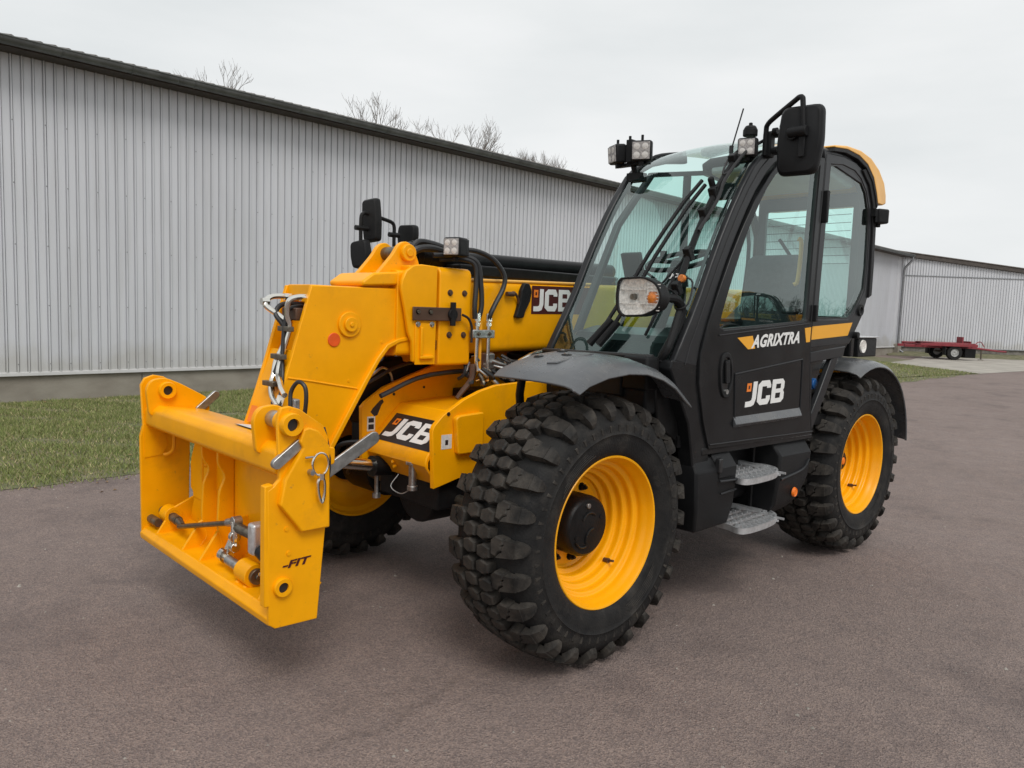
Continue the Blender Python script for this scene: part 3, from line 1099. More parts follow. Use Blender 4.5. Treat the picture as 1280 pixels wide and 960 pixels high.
for i in range(1300):
    x, y = wood_at(rw.uniform(0, 1), 14)
    h = rw.uniform(4.5, 8.5)
    mb.tube([(x, y, -.1), (x + rw.uniform(-.6, .6), y + rw.uniform(-.6, .6), h * .55), (x + rw.uniform(-1.5, 1.5), y + rw.uniform(-1.5, 1.5), h)], [.25, .04], 4)
    for j in range(10):
        z = h * rw.uniform(.25, .95)
        aa = rw.uniform(0, 6.28); l = rw.uniform(.8, 2.4)
        mb.tube([(x, y, z), (x + l * math.cos(aa), y + l * math.sin(aa), z + l * .7)], [.09, .02], 3)
for i in range(2600):
    x, y = wood_at(rw.uniform(0, 1), 10)
    s = rw.uniform(1.0, 2.6)
    vs = [Vector((rw.uniform(-1, 1), rw.uniform(-1, 1), rw.uniform(0, 1))) * s * 1.5 + Vector((x, y, 0)) for _ in range(8)]
    mb.add(vs, [(0, 1, 2), (3, 4, 5), (5, 6, 7), (1, 4, 7), (0, 3, 6), (2, 5, 0)])
prop(mb.build("wood", HEDGE, None, recalc=False), "distant leafless wood across the yard, seen only mirrored in the cab windows", "wood", kind="stuff")
# ================================================================== THE TELEHANDLER
TH = empty("telehandler", (-1.3, 0, 0), "yellow and black telescopic handler with lowered boom parked on the asphalt", "telehandler")
YELM = YEL


def flange(mb, c, ax, r, h0, h1, n=20):
    return mb.cyl(c, ax, r, h0, h1, n)


def bolt(c, d, r, h, m, par, name="bolt"):
    """hex bolt at c pointing along axis letter d (sign in h)"""
    mb = MB()
    mb.cyl(c, d, r * 1.35, 0, h * .25, 16)
    mb.cyl(c, d, r, h * .25, h, 6)
    return mb.build(name, m, par, bevel=r * .08)


def make_wheel(front=True):
    """wheel centred on the origin, outer side towards +y"""
    P = []
    # rim shell
    rr = [(.352, .186), (.352, .196), (.346, .202), (.339, .200), (.334, .190), (.331, .175), (.326, .162), (.320, .150), (.316, .135)]
    for i in range(1, 41):        # four soft rolled steps down to the disc
        u_ = i / 40
        ph = u_ * 4 * 2 * math.pi
        rr.append((.316 - .098 * u_ + .0048 * math.sin(ph), .135 - .168 * u_ - .0048 * math.sin(ph)))
    rr += [(.205, -.043), (.120, -.046), (.120, -.060), (.225, -.060), (.250, -.080), (.270, -.10),
           (.285, -.13), (.300, -.16), (.325, -.172), (.333, -.185), (.338, -.198), (.346, -.202), (.353, -.195), (.352, -.170), (.335, -.15),
           (.322, -.10), (.305, -.02), (.305, .05), (.327, .12), (.337, .16)]
    wheel = MB().lathe(rr, (0, 0, 0), 'y', 96).build("wheel", YRIM, None, ang=28, centre=False)
    # carcass
    body = [(.345, .19), (.352, .203), (.372, .212), (.395, .219), (.425, .2235), (.445, .2245), (.4495, .2285), (.4535, .2245), (.475, .2255), (.505, .222),
            (.530, .206), (.552, .184), (.563, .152), (.570, .10), (.574, .05), (.575, 0)]
    body = body + [(r, -h) for r, h in reversed(body[:-1])] + [(.33, -.17), (.33, .17)]

    def clampz(mb):
        mb.v = [(x, y, max(z, -.607)) for x, y, z in mb.v]
        return mb
    ty = clampz(MB().lathe(body, (0, 0, 0), 'y', 120)).build("tyre", RUB, wheel, ang=50, centre=False)
    # tread
    tr = MB()

    def pt(s, y, r):
        a = s / .60
        return (r * math.sin(a), y, r * math.cos(a))

    def block(poly, s0, rt_, rb=.562, sh=.006, flip=1):
        n = len(poly)
        cs = sum(p[0] for p in poly) / n; cy = sum(p[1] for p in poly) / n
        bot, mid, top = [], [], []
        for (s, y) in poly:
            ds, dy = s - cs, y - cy
            L = math.hypot(ds, dy)
            k1 = 1 + sh / L
            bot.append(pt(s0 + cs + ds * k1, cy + dy * k1, rb))
            mid.append(pt(s0 + s, y, rt_(y) - .006))
            k = 1 - .0065 / L
            top.append(pt(s0 + cs + ds * k, cy + dy * k, rt_(y)))
        m = len(bot)
        tr.loft([bot, mid, top])

    rtop = lambda y: .6185 - .014 * (abs(y) / .16) ** 2.2
    NP = 26
    C = 2 * math.pi * .60
    pitch = C / NP
    rnd = random.Random(2)
    for i in range(NP):
        for sg in (1, -1):
            s0 = i * pitch + (0 if sg > 0 else pitch * .5)
            # two centre hexagons per pitch
            for j in (0, 1):
                sc = s0 + pitch * .5 * j + (.006 if j else 0)
                yc = sg * (.040 if j == 0 else .047)
                hx = [(.0320, .004), (.018, .036), (-.019, .038), (-.0330, -.002), (-.018, -.036), (.020, -.036)]
                block([(a, yc + sg * b) for a, b in hx], sc, rtop)
            # inner shoulder block (hexagonal, with a zigzag cut towards the shoulder lug)
            ib = [(.034, .092), (.040, .116), (.021, .130), (.011, .147), (-.009, .143), (-.018, .154), (-.038, .150), (-.044, .112), (-.024, .088)]
            block([(a, sg * b) for a, b in ib], s0 + pitch * .3, rtop, sh=.004)
            # shoulder lug
            s1 = s0 + pitch * .3
            zig = [(.043, .121), (.024, .135), (.014, .152), (-.006, .148), (-.015, .159), (-.034, .158)]
            out_ = [(-.033, .203), (.034, .203)]
            poly = zig + out_
            cs = 0
            rbo = .560
            bot = [pt(s1 + a * 1.1, sg * min(b, .205), .566) for a, b in poly]
            tp = [pt(s1 + a * .97, sg * b, rtop(b) if b < .19 else .590) for a, b in poly]
            tr.loft([bot, tp])
            # its flank running down the sidewall
            prof = [(.196, .592, .032), (.213, .578, .031), (.2275, .556, .027), (.2305, .534, .019), (.2255, .515, .011)]
            back = [(.180, .556), (.190, .550), (.203, .535), (.214, .520), (.219, .512)]
            secs = []
            for (y, r, w), (yb, rb_) in zip(prof, back):
                secs.append([pt(s1 + w * 1.12, sg * yb, rb_), pt(s1 + w, sg * y, r), pt(s1 - w, sg * y, r), pt(s1 - w * 1.15, sg * yb, rb_)])
            tr.loft(secs)
            # fine radial ticks beside the protector ring
            for q in range(2):
                s3 = s1 + pitch * (.5 * q + .1)
                tr.loft([[pt(s3 + .006, sg * .2215, .462), pt(s3 + .005, sg * .2275, .464), pt(s3 - .005, sg * .2275, .464), pt(s3 - .006, sg * .2215, .462)],
                         [pt(s3 + .010, sg * .2215, .494), pt(s3 + .008, sg * .2275, .490), pt(s3 - .008, sg * .2275, .490), pt(s3 - .010, sg * .2215, .494)]])
    clampz(tr).build("tread", RUBT, wheel, ang=12, centre=False)
    # raised lettering band on the sidewall: a long raised panel and ribs as on the photographed tyre
    lt = MB()
    for a0, a1 in ((200, 240), (20, 58)):
        for q in range(5):
            r_ = .388 + .010 * q
            pts = [(r_ * math.sin(R_(a)), .2175 + .0045 * q / 4 + .0012, r_ * math.cos(R_(a))) for a in np.linspace(a0 + 2 * q, a1 - 3 * q, 14)]
            lt.tube(pts, .0016, 4)
    lt.build("raised_sidewall_rib", RUBT, wheel, centre=False)
    if front:
        h = MB().lathe([(.0, .088), (.075, .086), (.126, .082), (.138, .072), (.143, .055), (.143, -.07), (.0, -.07)], (0, 0, 0), 'y', 48, closed=False)
        hub = h.build("hub", BLKM, wheel, ang=35, centre=False)
        mb = MB()
        mb.tube([(.05 * math.cos(a), .089, .012 + .055 * math.sin(a)) for a in np.linspace(.5, 2.3, 9)], .006, 6)
        mb.tube([(-.03 + .05 * math.cos(a), .088, -.06 + .05 * math.sin(a)) for a in np.linspace(-.3, 1.6, 9)], .006, 6)
        mb.tube([(.035 + .06 * math.cos(a), .088, -.03 + .06 * math.sin(a)) for a in np.linspace(4.4, 5.8, 9)], .005, 6)
        mb.cyl((-.085, .076, .035), 'y', .012, 0, .012, 12).cyl((.08, .076, -.04), 'y', .012, 0, .012, 12)
        mb.build("hub_casting_rib", BLKM, wheel, centre=False)
        mb = MB().cyl((.01, .080, .100), 'y', .012, 0, .014, 12)
        mb.build("drain_plug", STEEL, wheel, bevel=.002, centre=False)
        nb, rb = 10, .175
    else:
        h = MB().lathe([(.0, .068), (.050, .067), (.062, .060), (.066, .0), (.115, -.005), (.12, -.045), (.0, -.05)], (0, 0, 0), 'y', 48, closed=False)
        h.build("hub", BLKM, wheel, ang=35, centre=False)
        MB().lathe([(.0, .074), (.02, .073), (.028, .066), (.0, .06)], (0, 0, 0), 'y', 24, closed=False).build("hub_cap", ORNG, wheel, centre=False)
        nb, rb = 10, .16
    mb = MB().cyl((0, 0, 0), 'y', .020, 0, .006, 14).cyl((0, 0, 0), 'y', .015, .006, .026, 6).cyl((0, 0, 0), 'y', .008, .026, .038, 8)
    nut = mb.build("wheel_nut", BLKM, wheel, centre=False)
    for i in range(nb):
        a = 2 * math.pi * (i + .3) / nb
        o = nut if i == 0 else nut.copy()
        if i:
            COL.objects.link(o)
        o.location = (rb * math.cos(a), -.046, rb * math.sin(a))
    # valve
    a = R_(-28) if front else R_(200)
    c = Vector((.245 * math.cos(-2.35 + .9), .02, .245 * math.sin(-.95)))
    MB().tube([(-.175, .045, -.20), (-.172, .075, -.196)], .012, 8).tube([(-.172, .075, -.196), (-.168, .105, -.190)], .006, 8).build("valve", BRONZE, wheel, centre=False)
    return wheel


fwl = make_wheel(True)
rwl = make_wheel(False)


def place_wheel(w, x, y, z, rz, spin):
    w.parent = TH
    w.location = Vector((x, y, z)) - TH.location
    w.rotation_euler = (0, 0, rz)


fw2 = copy_tree(fwl)
rw2 = copy_tree(rwl)
place_wheel(fwl, 0, .935, .609, 0, 0)
place_wheel(rwl, -2.75, .935, .609, 0, 0)
place_wheel(fw2, .04, -1.03, .609, math.pi, 0)
place_wheel(rw2, -2.75, -.96, .609, math.pi, 0)
# ------------------------------------------------------------------ chassis
def T(mb, name, m, par=None, **k):
    return mb.build(name, m, par or TH, **k)


ch = T(MB().box(-3.35, .28, -.26, .26, .56, .90).box(-3.3, -.2, -.30, .30, .62, .86), "chassis", BLKM, bevel=.01)
T(MB().tube([(0, -.72, .609), (0, .72, .609)], .085, 16).cyl((0, 0, .609), 'x', .17, -.2, .22, 24).box(-.12, .12, -.28, .28, .52, .72)
  .cyl((0, 0, .609), 'y', .17, .55, .78, 24).cyl((0, 0, .609), 'y', .17, -.85, -.55, 24), "front_axle", BLKM, bevel=.01)
T(MB().tube([(-2.75, -.72, .609), (-2.75, .72, .609)], .085, 16).cyl((-2.75, 0, .609), 'x', .17, -.2, .2, 24)
  .cyl((-2.75, 0, .609), 'y', .16, .55, .80, 24).cyl((-2.75, 0, .609), 'y', .16, -.85, -.55, 24), "rear_axle", BLKM, bevel=.01)
T(MB().tube([(.13, -.50, .60), (.15, .50, .60)], .028, 10).tube([(.13, -.62, .60), (.13, -.32, .60)], .038, 12), "steering_ram", DSTEEL)
for zz, xx in ((.78, .30), (.72, .26), (.84, .34)):
    T(MB().tube([(xx, -.62, zz - .12), (xx + .06, -.45, zz - .03), (xx - .02, -.25, zz), (xx - .25, -.1, zz - .05)], .014, 8, 5), "axle_hose", HOSE)
T(MB().tube([(.34, -.20, .70), (.34, -.20, .57)], .012, 8).cyl((.34, -.20, .56), 'z', .022, -.012, .012, 10), "grease_bolt", STEEL)
T(MB().box(.20, .32, -.5, -.28, .70, 1.0), "axle_stop", BLKM, bevel=.015)

# engine housing on the far side
T(MB().prism(rpoly([(-.75, .85), (-.75, 1.30), (-1.05, 1.46), (-2.6, 1.52), (-2.75, 1.40), (-2.75, .85)], .06), 'y', -1.1, -.42), "engine_cover", BLKP, bevel=.02)
T(MB().box(-2.2, -.9, -1.10, -.42, .45, .85), "side_tank", BLK, bevel=.03)
T(MB().box(-3.35, -2.9, -.75, .75, .75, 1.25), "rear_counterweight", YEL, bevel=.04)

# ------------------------------------------------------------------ front frame of the chassis
ffr = T(MB().prism([(.34, .69), (.355, .98), (.345, 1.005), (.29, 1.055), (.16, 1.125), (.05, 1.165), (-.06, 1.19), (-.25, 1.20), (-.7, 1.20), (-.7, .62), (.02, .62), (.10, .70), (.18, .725)], 'y', .27, .30),
        "frame_plate", YEL, bevel=.003)
T(MB().prism([(.40, .71), (.41, 1.04), (.385, 1.065), (.27, 1.14), (.08, 1.205), (-.11, 1.265), (-.55, 1.325), (-1.2, 1.33), (-1.2, .62), (.0, .62), (.12, .68), (.20, .735), (.38, .71)], 'y', -.28, -.25),
  "frame_plate", YEL, bevel=.003)
# stiffener boxed onto the near plate, seen left of the tyre
T(MB().prism(rpoly([(.215, .855), (.235, 1.04), (.21, 1.052), (.05, 1.06), (.05, .855)], .015), 'y', .300, .335), "frame_stiffener", YEL, bevel=.008)
# sloping nose cover between the plates, with its turned down front
cv = MB()
prof = [(-.25, 1.075), (.16, 1.055), (.345, .87), (.365, .845), (.372, .815), (.372, .80), (.30, .70), (.285, .70), (.35, .79), (.35, .82), (.33, .85), (.15, 1.03), (-.25, 1.05)]
cv.prism(prof, 'y', -.249, .269)
T(cv, "nose_cover", YEL, bevel=.008)
T(MB().box(-.5, -.2, -.24, .26, .9, 1.12), "frame_crossmember", BLKM, bevel=.01)
# panel with the maker's letters on the slope
sl = Vector((.345 - .16, 0, .87 - 1.055)).normalized()
n_ = Vector((-sl.z, 0, sl.x)); n_ = n_ if n_.z > 0 else -n_
O = Vector((.338, -.190, .877)) + n_ * .0015
fp = frame_pt(O, (0, 1, 0), -sl, n_)
pb = MB().add([fp(-.012, -.01, .0005), fp(.452, -.01, .0005), fp(.452, .175, .0005), fp(-.012, .175, .0005)], [(0, 1, 2, 3)])
T(pb, "logo_panel", DECB, recalc=False)
fp2 = frame_pt(O + (-sl) * .018 + Vector((0, .012, 0)) + n_ * .001, (0, 1, 0), -sl, n_)
jcb_logo(fp2, .128, shear=.12, sp=.085, parent=TH, sx=1.22)
# hitch pin under the cover, bolt heads, stickers, keyhole
T(MB().cyl((.345, .13, .795), 'z', .036, -.008, .008, 20).cyl((.345, .13, .79), 'z', .020, -.12, .0, 16).cyl((.345, .13, .665), 'z', .027, -.012, .012, 16), "tow_pin", STEEL, bevel=.002)
T(MB().tube([(.36, .03, .72), (.40, .02, .66), (.38, .08, .63), (.35, .13, .66)], .003, 6, 5), "pin_cable", STEEL)
for (x, y, z) in ((.335, -.02, .752), (.345, -.02, .778)):
    T(MB().cyl((x + .018, y, z), 'x', .008, -.01, .006, 10), "rivet", YEL)
T(MB().box(.235, .30, .3, .3015, .885, .957), "warning_sticker", STKW)
T(MB().box(.258, .276, .3015, .3022, .905, .93), "sticker_print", DECB)
T(MB().box(.325, .375, -.2498, -.2485, .905, .985), "warning_sticker", STKW)
T(MB().box(.333, .367, -.2484, -.2475, .915, .942).box(.333, .367, -.2484, -.2475, .952, .976), "sticker_print", DECB)
T(MB().prism([(.34, 1.03), (.355, 1.01), (.33, .985), (.31, .99), (.285, 1.045), (.27, 1.06), (.28, 1.075), (.295, 1.07)], 'y', -.2499, -.2488), "key_slot", DECB)
T(MB().cyl((.26, .3, 1.06), 'y', .010, 0, .004, 10).cyl((.205, -.25, 1.10), 'y', .008, 0, .004, 10).cyl((-.02, -.25, 1.02), 'y', .008, 0, .004, 10).cyl((.0, -.25, 1.13), 'y', .007, 0, .004, 10), "bolt_hole", DECB)
T(MB().box(.02, .08, .20, .265, 1.062, 1.12), "red_plug", DECR, bevel=.01)
T(MB().cyl((.30, -.215, .715), 'x', .018, 0, .05, 12), "red_cap", DECR)

# lift ram and black gear visible between nose and frame
T(MB().tube([(.40, -.16, .735), (-.45, -.16, .68)], .055, 16), "lift_ram", BLKM)
T(MB().tube([(.72, -.16, .80), (.39, -.16, .737)], .032, 12), "ram_rod", CHROME)
T(MB().tube([(.42, -.06, 1.12), (.10, -.06, 1.22), (-.5, -.05, 1.24)], .014, 8, 4).tube([(.40, -.22, 1.17), (.14, -.22, 1.27), (-.3, -.2, 1.30)], .010, 8, 4), "hydraulic_line", HOSE)
T(MB().tube([(.33, -.29, 1.20), (.26, -.285, 1.245), (.21, -.285, 1.215), (.19, -.29, 1.17)], .008, 8, 5), "chrome_elbow", STEEL)
T(MB().prism([(.42, 1.04), (.40, 1.20), (.20, 1.30), (-.6, 1.33), (-.6, .9), (.3, .9)], 'y', -.52, -.30), "engine_bay_side", BLKM, bevel=.02)
T(MB().box(-1.4, -.62, -.24, .22, 1.06, 1.33), "boom_cradle", BLKM, bevel=.02)

# ------------------------------------------------------------------ boom
sec = rpoly(rect(-.345, .0, 1.345, 1.755), .05, 5)
bm_ = MB()
bsecs = []
for x, dz in ((-.10, -.012), (-1.2, .012), (-2.6, .05), (-3.15, .06)):
    bsecs.append([(x, p[0], p[1] + dz) for p in sec])
bm_.loft(bsecs)
T(bm_, "boom", YEL, bevel=0, ang=40)
# cream weld-line along the top edge
T(MB().tube([(-.12, -.012, 1.742), (-1.2, -.012, 1.766)], .009, 8), "boom_edge_seam", CREAM)
# boom front collar
po = rpoly([(-.37, 1.275), (.02, 1.275), (.02, 1.80), (-.37, 1.80)], [.02, .02, .05, .05])
pi = [( -.175 + (a + .175) * .80, 1.53 + (b - 1.53) * .80) for a, b in po]
T(MB().ring(po, pi, 'x', -.105, .115), "boom_collar", YEL, bevel=.008)
T(MB().box(-.08, .09, -.30, -.05, 1.5, 1.78), "wear_pad", BLKM)
for (x, z) in ((-.055, 1.665), (.045, 1.665), (.045, 1.44), (-.055, 1.44)):
    bolt((x, .02, z), 'y', .013, .012, BRONZE, TH, "collar_bolt")
# inner section, collar and ears
T(MB().prism(rpoly([(-.335, 1.33), (-.015, 1.33), (-.015, 1.77), (-.335, 1.77)], .03), 'x', .09, .36), "inner_boom", YEL, bevel=.004)
ih = [(.135, 1.30), (.285, 1.30), (.29, 1.405), (.315, 1.455), (.335, 1.56), (.365, 1.68), (.36, 1.715), (.335, 1.765), (.29, 1.795), (.24, 1.803), (.135, 1.798)]
T(MB().prism(ih, 'y', -.0, .025), "inner_boom_cheek", YEL, bevel=.006)
T(MB().prism(ih, 'y', -.365, -.34), "inner_boom_cheek", YEL, bevel=.006)
T(MB().box(.132, .30, -.345, .0, 1.765, 1.795), "cheek_bridge", YEL, bevel=.006)
T(MB().prism([(.30, 1.50), (.40, 1.55), (.55, 1.665), (.55, 1.69), (.34, 1.745), (.28, 1.78)], 'y', -.33, -.075), "head_block", YEL, bevel=.01)
T(MB().prism(rpoly([(.56, 1.678), (.565, 1.70), (.50, 1.745), (.35, 1.76), (.33, 1.735), (.36, 1.69)], .01), 'y', -.34, -.02), "head_cap", YEL, bevel=.012)
ear = rpoly([(.50, 1.70), (.435, 1.755), (.345, 1.855), (.318, 1.902), (.272, 1.925), (.228, 1.905), (.200, 1.85), (.175, 1.795), (.21, 1.74)], .03, 4)
for y in (-.105, -.295):
    T(MB().prism(ear, 'y', y, y + .03), "head_ear", YEL, bevel=.004)
T(MB().cyl((.265, -.20, 1.862), 'y', .036, -.12, .15, 20), "head_pin", DSTEEL)
T(MB().cyl((.265, -.075, 1.862), 'y', .044, 0, .028, 24).cyl((.265, -.047, 1.862), 'y', .022, 0, .008, 16), "ear_boss", YEL, bevel=.004)
# lower stop of the inner section with a U shaped weld bracket
T(MB().box(.145, .275, .025, .032, 1.285, 1.50), "slide_plate", YEL, bevel=.003)
T(MB().box(.235, .25, .032, .05, 1.33, 1.48).box(.165, .25, .032, .05, 1.315, 1.332), "weld_lug", YEL, bevel=.004)
T(MB().box(-.02, .30, .033, .043, 1.515, 1.585), "proximity_bracket", BRONZE, bevel=.003)
for (x, z) in ((.27, 1.56), (.19, 1.56), (.26, 1.495), (.17, 1.495)):
    bolt((x, .040 if z > 1.5 else .03, z), 'y', .011, .012, STEEL if z < 1.5 else DSTEEL, TH, "bracket_bolt")
T(MB().cyl((.045, .043, 1.55), 'y', .03, -.015, .014, 18).tube([(.045, .05, 1.49), (.045, .05, 1.615)], .016, 10), "proximity_sensor", BLK, bevel=.003)
T(MB().tube([(-.02, .05, 1.55), (-.06, .055, 1.53), (-.085, .055, 1.48), (-.085, .055, 1.40)], .007, 8, 5), "sensor_cable", CABLEC)
# orange plugs in the gap between the two collars
T(MB().box(.114, .136, -.02, .005, 1.36, 1.41), "red_spacer", DECR, bevel=.003)

# black service tube along the top of the boom
T(MB().tube([(.02, -.245, 1.858), (-.3, -.245, 1.86), (-1.6, -.245, 1.872)], .052, 20), "service_tube", BLKM, ang=50)
T(MB().tube([(.175, -.22, 1.865), (.12, -.22, 1.87), (.03, -.22, 1.868)], .066, 16).cyl((.11, -.22, 1.868), 'x', .075, -.02, .02, 20), "tube_end_cap", BLKM, bevel=.004)
T(MB().tube([(.20, -.13, 1.80), (.18, -.12, 1.88), (.08, -.10, 1.90), (-.04, -.06, 1.87), (-.12, -.02, 1.855)], .020, 10, 5), "boom_top_hose", HOSE)
T(MB().tube([(.19, -.17, 1.78), (.15, -.16, 1.92), (.04, -.15, 1.93), (-.14, -.12, 1.88)], .017, 10, 5), "boom_top_hose", HOSE)
T(MB().box(-1.5, -.1, -.34, -.08, 1.765, 1.83), "service_tube_tray", BLKM, bevel=.01)
# hoses that loop over the side of the boom and drop through the clamp
hz = [[(.12, -.04, 1.86), (-.06, .0, 1.865), (-.13, .035, 1.83), (-.150, .045, 1.72), (-.155, .05, 1.60), (-.135, .05, 1.53)],
      [(.06, -.06, 1.845), (-.05, .0, 1.85), (-.115, .03, 1.82), (-.12, .04, 1.72), (-.105, .05, 1.60), (-.11, .05, 1.53)],
      [(-.02, -.02, 1.90), (-.15, .0, 1.90), (-.25, .03, 1.86), (-.315, .05, 1.78), (-.31, .055, 1.71), (-.25, .06, 1.62), (-.215, .06, 1.56), (-.21, .05, 1.52)]]
for q in hz:
    T(MB().tube(q, .0140, 10, 6), "boom_hose", HOSE)
for x in (-.128, -.212):
    T(MB().tube([(x, .05, 1.53), (x, .05, 1.24)], .0115, 10), "steel_pipe", CHROME)
    T(MB().cyl((x, .05, 1.53), 'z', .018, -.012, .03, 6).cyl((x, .05, 1.50), 'z', .016, -.01, .01, 6), "hose_fitting", CHROME)
T(MB().tube([(-.165, .035, 1.52), (-.165, .035, 1.24)], .010, 8), "steel_pipe", DECY)
T(MB().box(-.245, -.085, .035, .068, 1.425, 1.47), "pipe_clamp", STEEL, bevel=.004)
for x in (-.125, -.205):
    bolt((x, .068, 1.448), 'y', .009, .01, DSTEEL, TH, "clamp_bolt")
# tangle of fittings under the boom
for i in range(34):
    a = Vector((random.uniform(-.36, -.08), random.uniform(-.02, .09), random.uniform(1.22, 1.34)))
    b = a + Vector((random.uniform(-.16, .05), random.uniform(-.02, .05), random.uniform(-.10, .0)))
    c = (a + b) / 2 + Vector((random.uniform(-.04, .04), .03, -.02))
    T(MB().tube([a, c, b], random.choice((.007, .010, .013)), 8, 4), "hydraulic_pipe", random.choice((HOSE, HOSE, CHROME, STEEL, DSTEEL)))
T(MB().tube([(-.36, .06, 1.255), (-.50, .10, 1.33), (-.58, .12, 1.35)], .012, 8, 3), "chrome_elbow", CHROME)
T(MB().box(-.26, -.20, .0, .06, 1.25, 1.34), "valve_block", STEEL, bevel=.008)
T(MB().tube([(-.10, .06, 1.28), (-.08, .07, 1.20), (-.02, .07, 1.14), (.02, .07, 1.10)], [.020, .012], 8, 4), "hose_sleeve", BRONZE)
# black hand bracket on the boom side
pts = rpoly([(-.505, 1.745), (-.545, 1.74), (-.565, 1.70), (-.555, 1.64), (-.515, 1.575), (-.505, 1.54), (-.44, 1.54), (-.455, 1.58), (-.47, 1.63), (-.48, 1.70)], .01, 2)
T(MB().prism(pts, 'y', 0, .030), "boom_bracket", BLK, bevel=.006)
T(MB().tube([(-.475, .015, 1.62), (-.455, .02, 1.66), (-.42, .025, 1.685), (-.385, .025, 1.672)], .008, 8, 5).cyl((-.39, .025, 1.675), 'x', .014, -.03, .025, 10), "bracket_hook", BRONZE)
# JCB panel on the boom
fp = frame_pt((-.59, .0012, 1.565), (-1, 0, 0.018), (0, 0, 1), (0, 1, 0))
T(MB().add([fp(0, 0, .0004), fp(.52, 0, .0004), fp(.52, .168, .0004), fp(0, .168, .0004)], [(0, 1, 2, 3)]), "logo_panel", DECR, recalc=False)
fp = frame_pt((-.605, .0022, 1.582), (-1, 0, 0.018), (0, 0, 1), (0, 1, 0))
jcb_logo(fp, .132, shear=.0, sp=.09, parent=TH, sx=1.02, back=DECR)

# work lamp on the boom
def work_lamp(c, fwd, size=.1, par=TH, led=2, depth=.06, upv=(0, 0, 1)):
    c = Vector(c); f = Vector(fwd).normalized(); u = Vector(upv); r = f.cross(u).normalized(); u = r.cross(f)
    mb = MB().obox(c, r, u, f, size * .5, size * .48, depth * .5)
    body = mb.build("work_lamp", BLK, par, bevel=size * .12, seg=3)
    mb = MB()
    for i in range(5):
        q = c - f * (depth * .5 + .008) + r * ((i - 2) * size * .19)
        mb.obox(q, r, u, f, size * .035, size * .42, .010)
    mb.build("cooling_fin", BLK, body, bevel=.001)
    MB().obox(c + f * (depth * .5 + .001), r, u, f, size * .42, size * .40, .003).build("lamp_face", LED, body, bevel=.002)
    for i in range(led):
        for j in range(2):
            q = c + f * (depth * .5 + .004) + r * ((i - (led - 1) / 2) * size * .40) + u * ((j - .5) * size * .40)
            mb = MB()
            k = 12
            ring1 = [q + (r * math.cos(6.2832 * a / k) + u * math.sin(6.2832 * a / k)) * size * .155 + f * .001 for a in range(k)]
            ring2 = [q + (r * math.cos(6.2832 * a / k) + u * math.sin(6.2832 * a / k)) * size * .06 + f * .003 for a in range(k)]
            mb.loft([ring1, ring2])
            mb.build("led", LEDW, body)
    MB().obox(c - u * size * .55, r, u, f, size * .12, size * .14, .012).build("lamp_foot", BLK, body, bevel=.002)
    return body


work_lamp((.035, .045, 1.905), (.93, .35, 0), .105, depth=.095)

# ------------------------------------------------------------------ boom nose
ns = [(.835, 1.668), (.35, 1.672), (.30, 1.50), (.275, 1.415), (.33, 1.40), (.40, 1.375), (.46, 1.31), (.53, 1.20), (.74, .85), (.79, .78), (.90, .74), (1.02, .74), (1.06, .80), (1.055, .965), (.985, 1.17), (.935, 1.33), (.885, 1.50)]
ns_r = [(p[0] - .0, p[1]) for p in ns]
T(MB().prism(ns_r, 'y', -.055, -.03), "nose_plate", YEL, bevel=.004)
T(MB().prism([(a, b) for a, b in ns_r], 'y', -.30, -.275), "nose_plate", YEL, bevel=.004)
# top plate with rounded shoulder and the inside web
T(MB().prism(rpoly([(-.285, 1.62), (-.285, 1.672), (-.0315, 1.672), (-.0315, 1.62)], .018, 4), 'x', .36, .828), "nose_top", YEL, bevel=.004)
# front web: closed lower down, open behind the pipes above
T(MB().prism([(.90, 1.36), (.915, 1.36), (.985, 1.17), (1.055, .965), (1.06, .80), (1.04, .80), (1.035, .965), (.965, 1.17)], 'y', -.276, -.054), "nose_front_web", YEL, bevel=.003)
T(MB().prism([(.76, 1.66), (.70, 1.62), (.80, 1.30), (.93, 1.30), (.92, 1.34), (.84, 1.36)], 'y', -.27, -.16), "nose_inner_web", YEL, bevel=.004)
T(MB().prism([(.70, 1.65), (.62, 1.65), (.80, 1.10), (.86, 1.10)], 'y', -.276, -.055), "nose_back_web", YEL)
# thick rolled rim along the rear edge
rim = [(.28, 1.408), (.34, 1.398), (.405, 1.368), (.46, 1.305), (.53, 1.195), (.74, .845), (.80, .70)]
rim2 = [(.285, 1.428), (.35, 1.418), (.42, 1.388), (.478, 1.320), (.55, 1.21), (.76, .865), (.82, .72)]
T(MB().ring(rim2, rim, 'y', -.29, -.008, closed=False), "nose_rim", YEL, bevel=.005)
# faint weld step across the plate
T(MB().tube([(.955, -.030, 1.235), (.83, -.0295, 1.215), (.56, -.030, 1.165)], .005, 6), "weld_seam", YEL)
# pivot boss
T(MB().cyl((.632, -.03, 1.487), 'y', .062, 0, .014, 32).cyl((.632, -.016, 1.487), 'y', .036, 0, .014, 24).cyl((.632, -.002, 1.487), 'y', .012, 0, .006, 12), "pivot_boss", YEL, bevel=.005)
T(MB().cyl((.715, -.03, 1.412), 'y', .034, 0, .006, 24), "orange_plug", REDO, bevel=.003)
for (x, z) in ((.44, 1.40), (.63, 1.21)):
    T(MB().cyl((x, -.03, z), 'y', .006, 0, .004, 10), "rivet", YEL)
T(MB().add([(1.02, -.235, 1.085), (1.02, -.175, 1.085), (1.045, -.175, 1.01), (1.045, -.235, 1.01)], [(0, 1, 2, 3)]), "worn_sticker", DECO, recalc=False)
bpy.data.objects["worn_sticker"].location += Vector((.012, 0, .006))
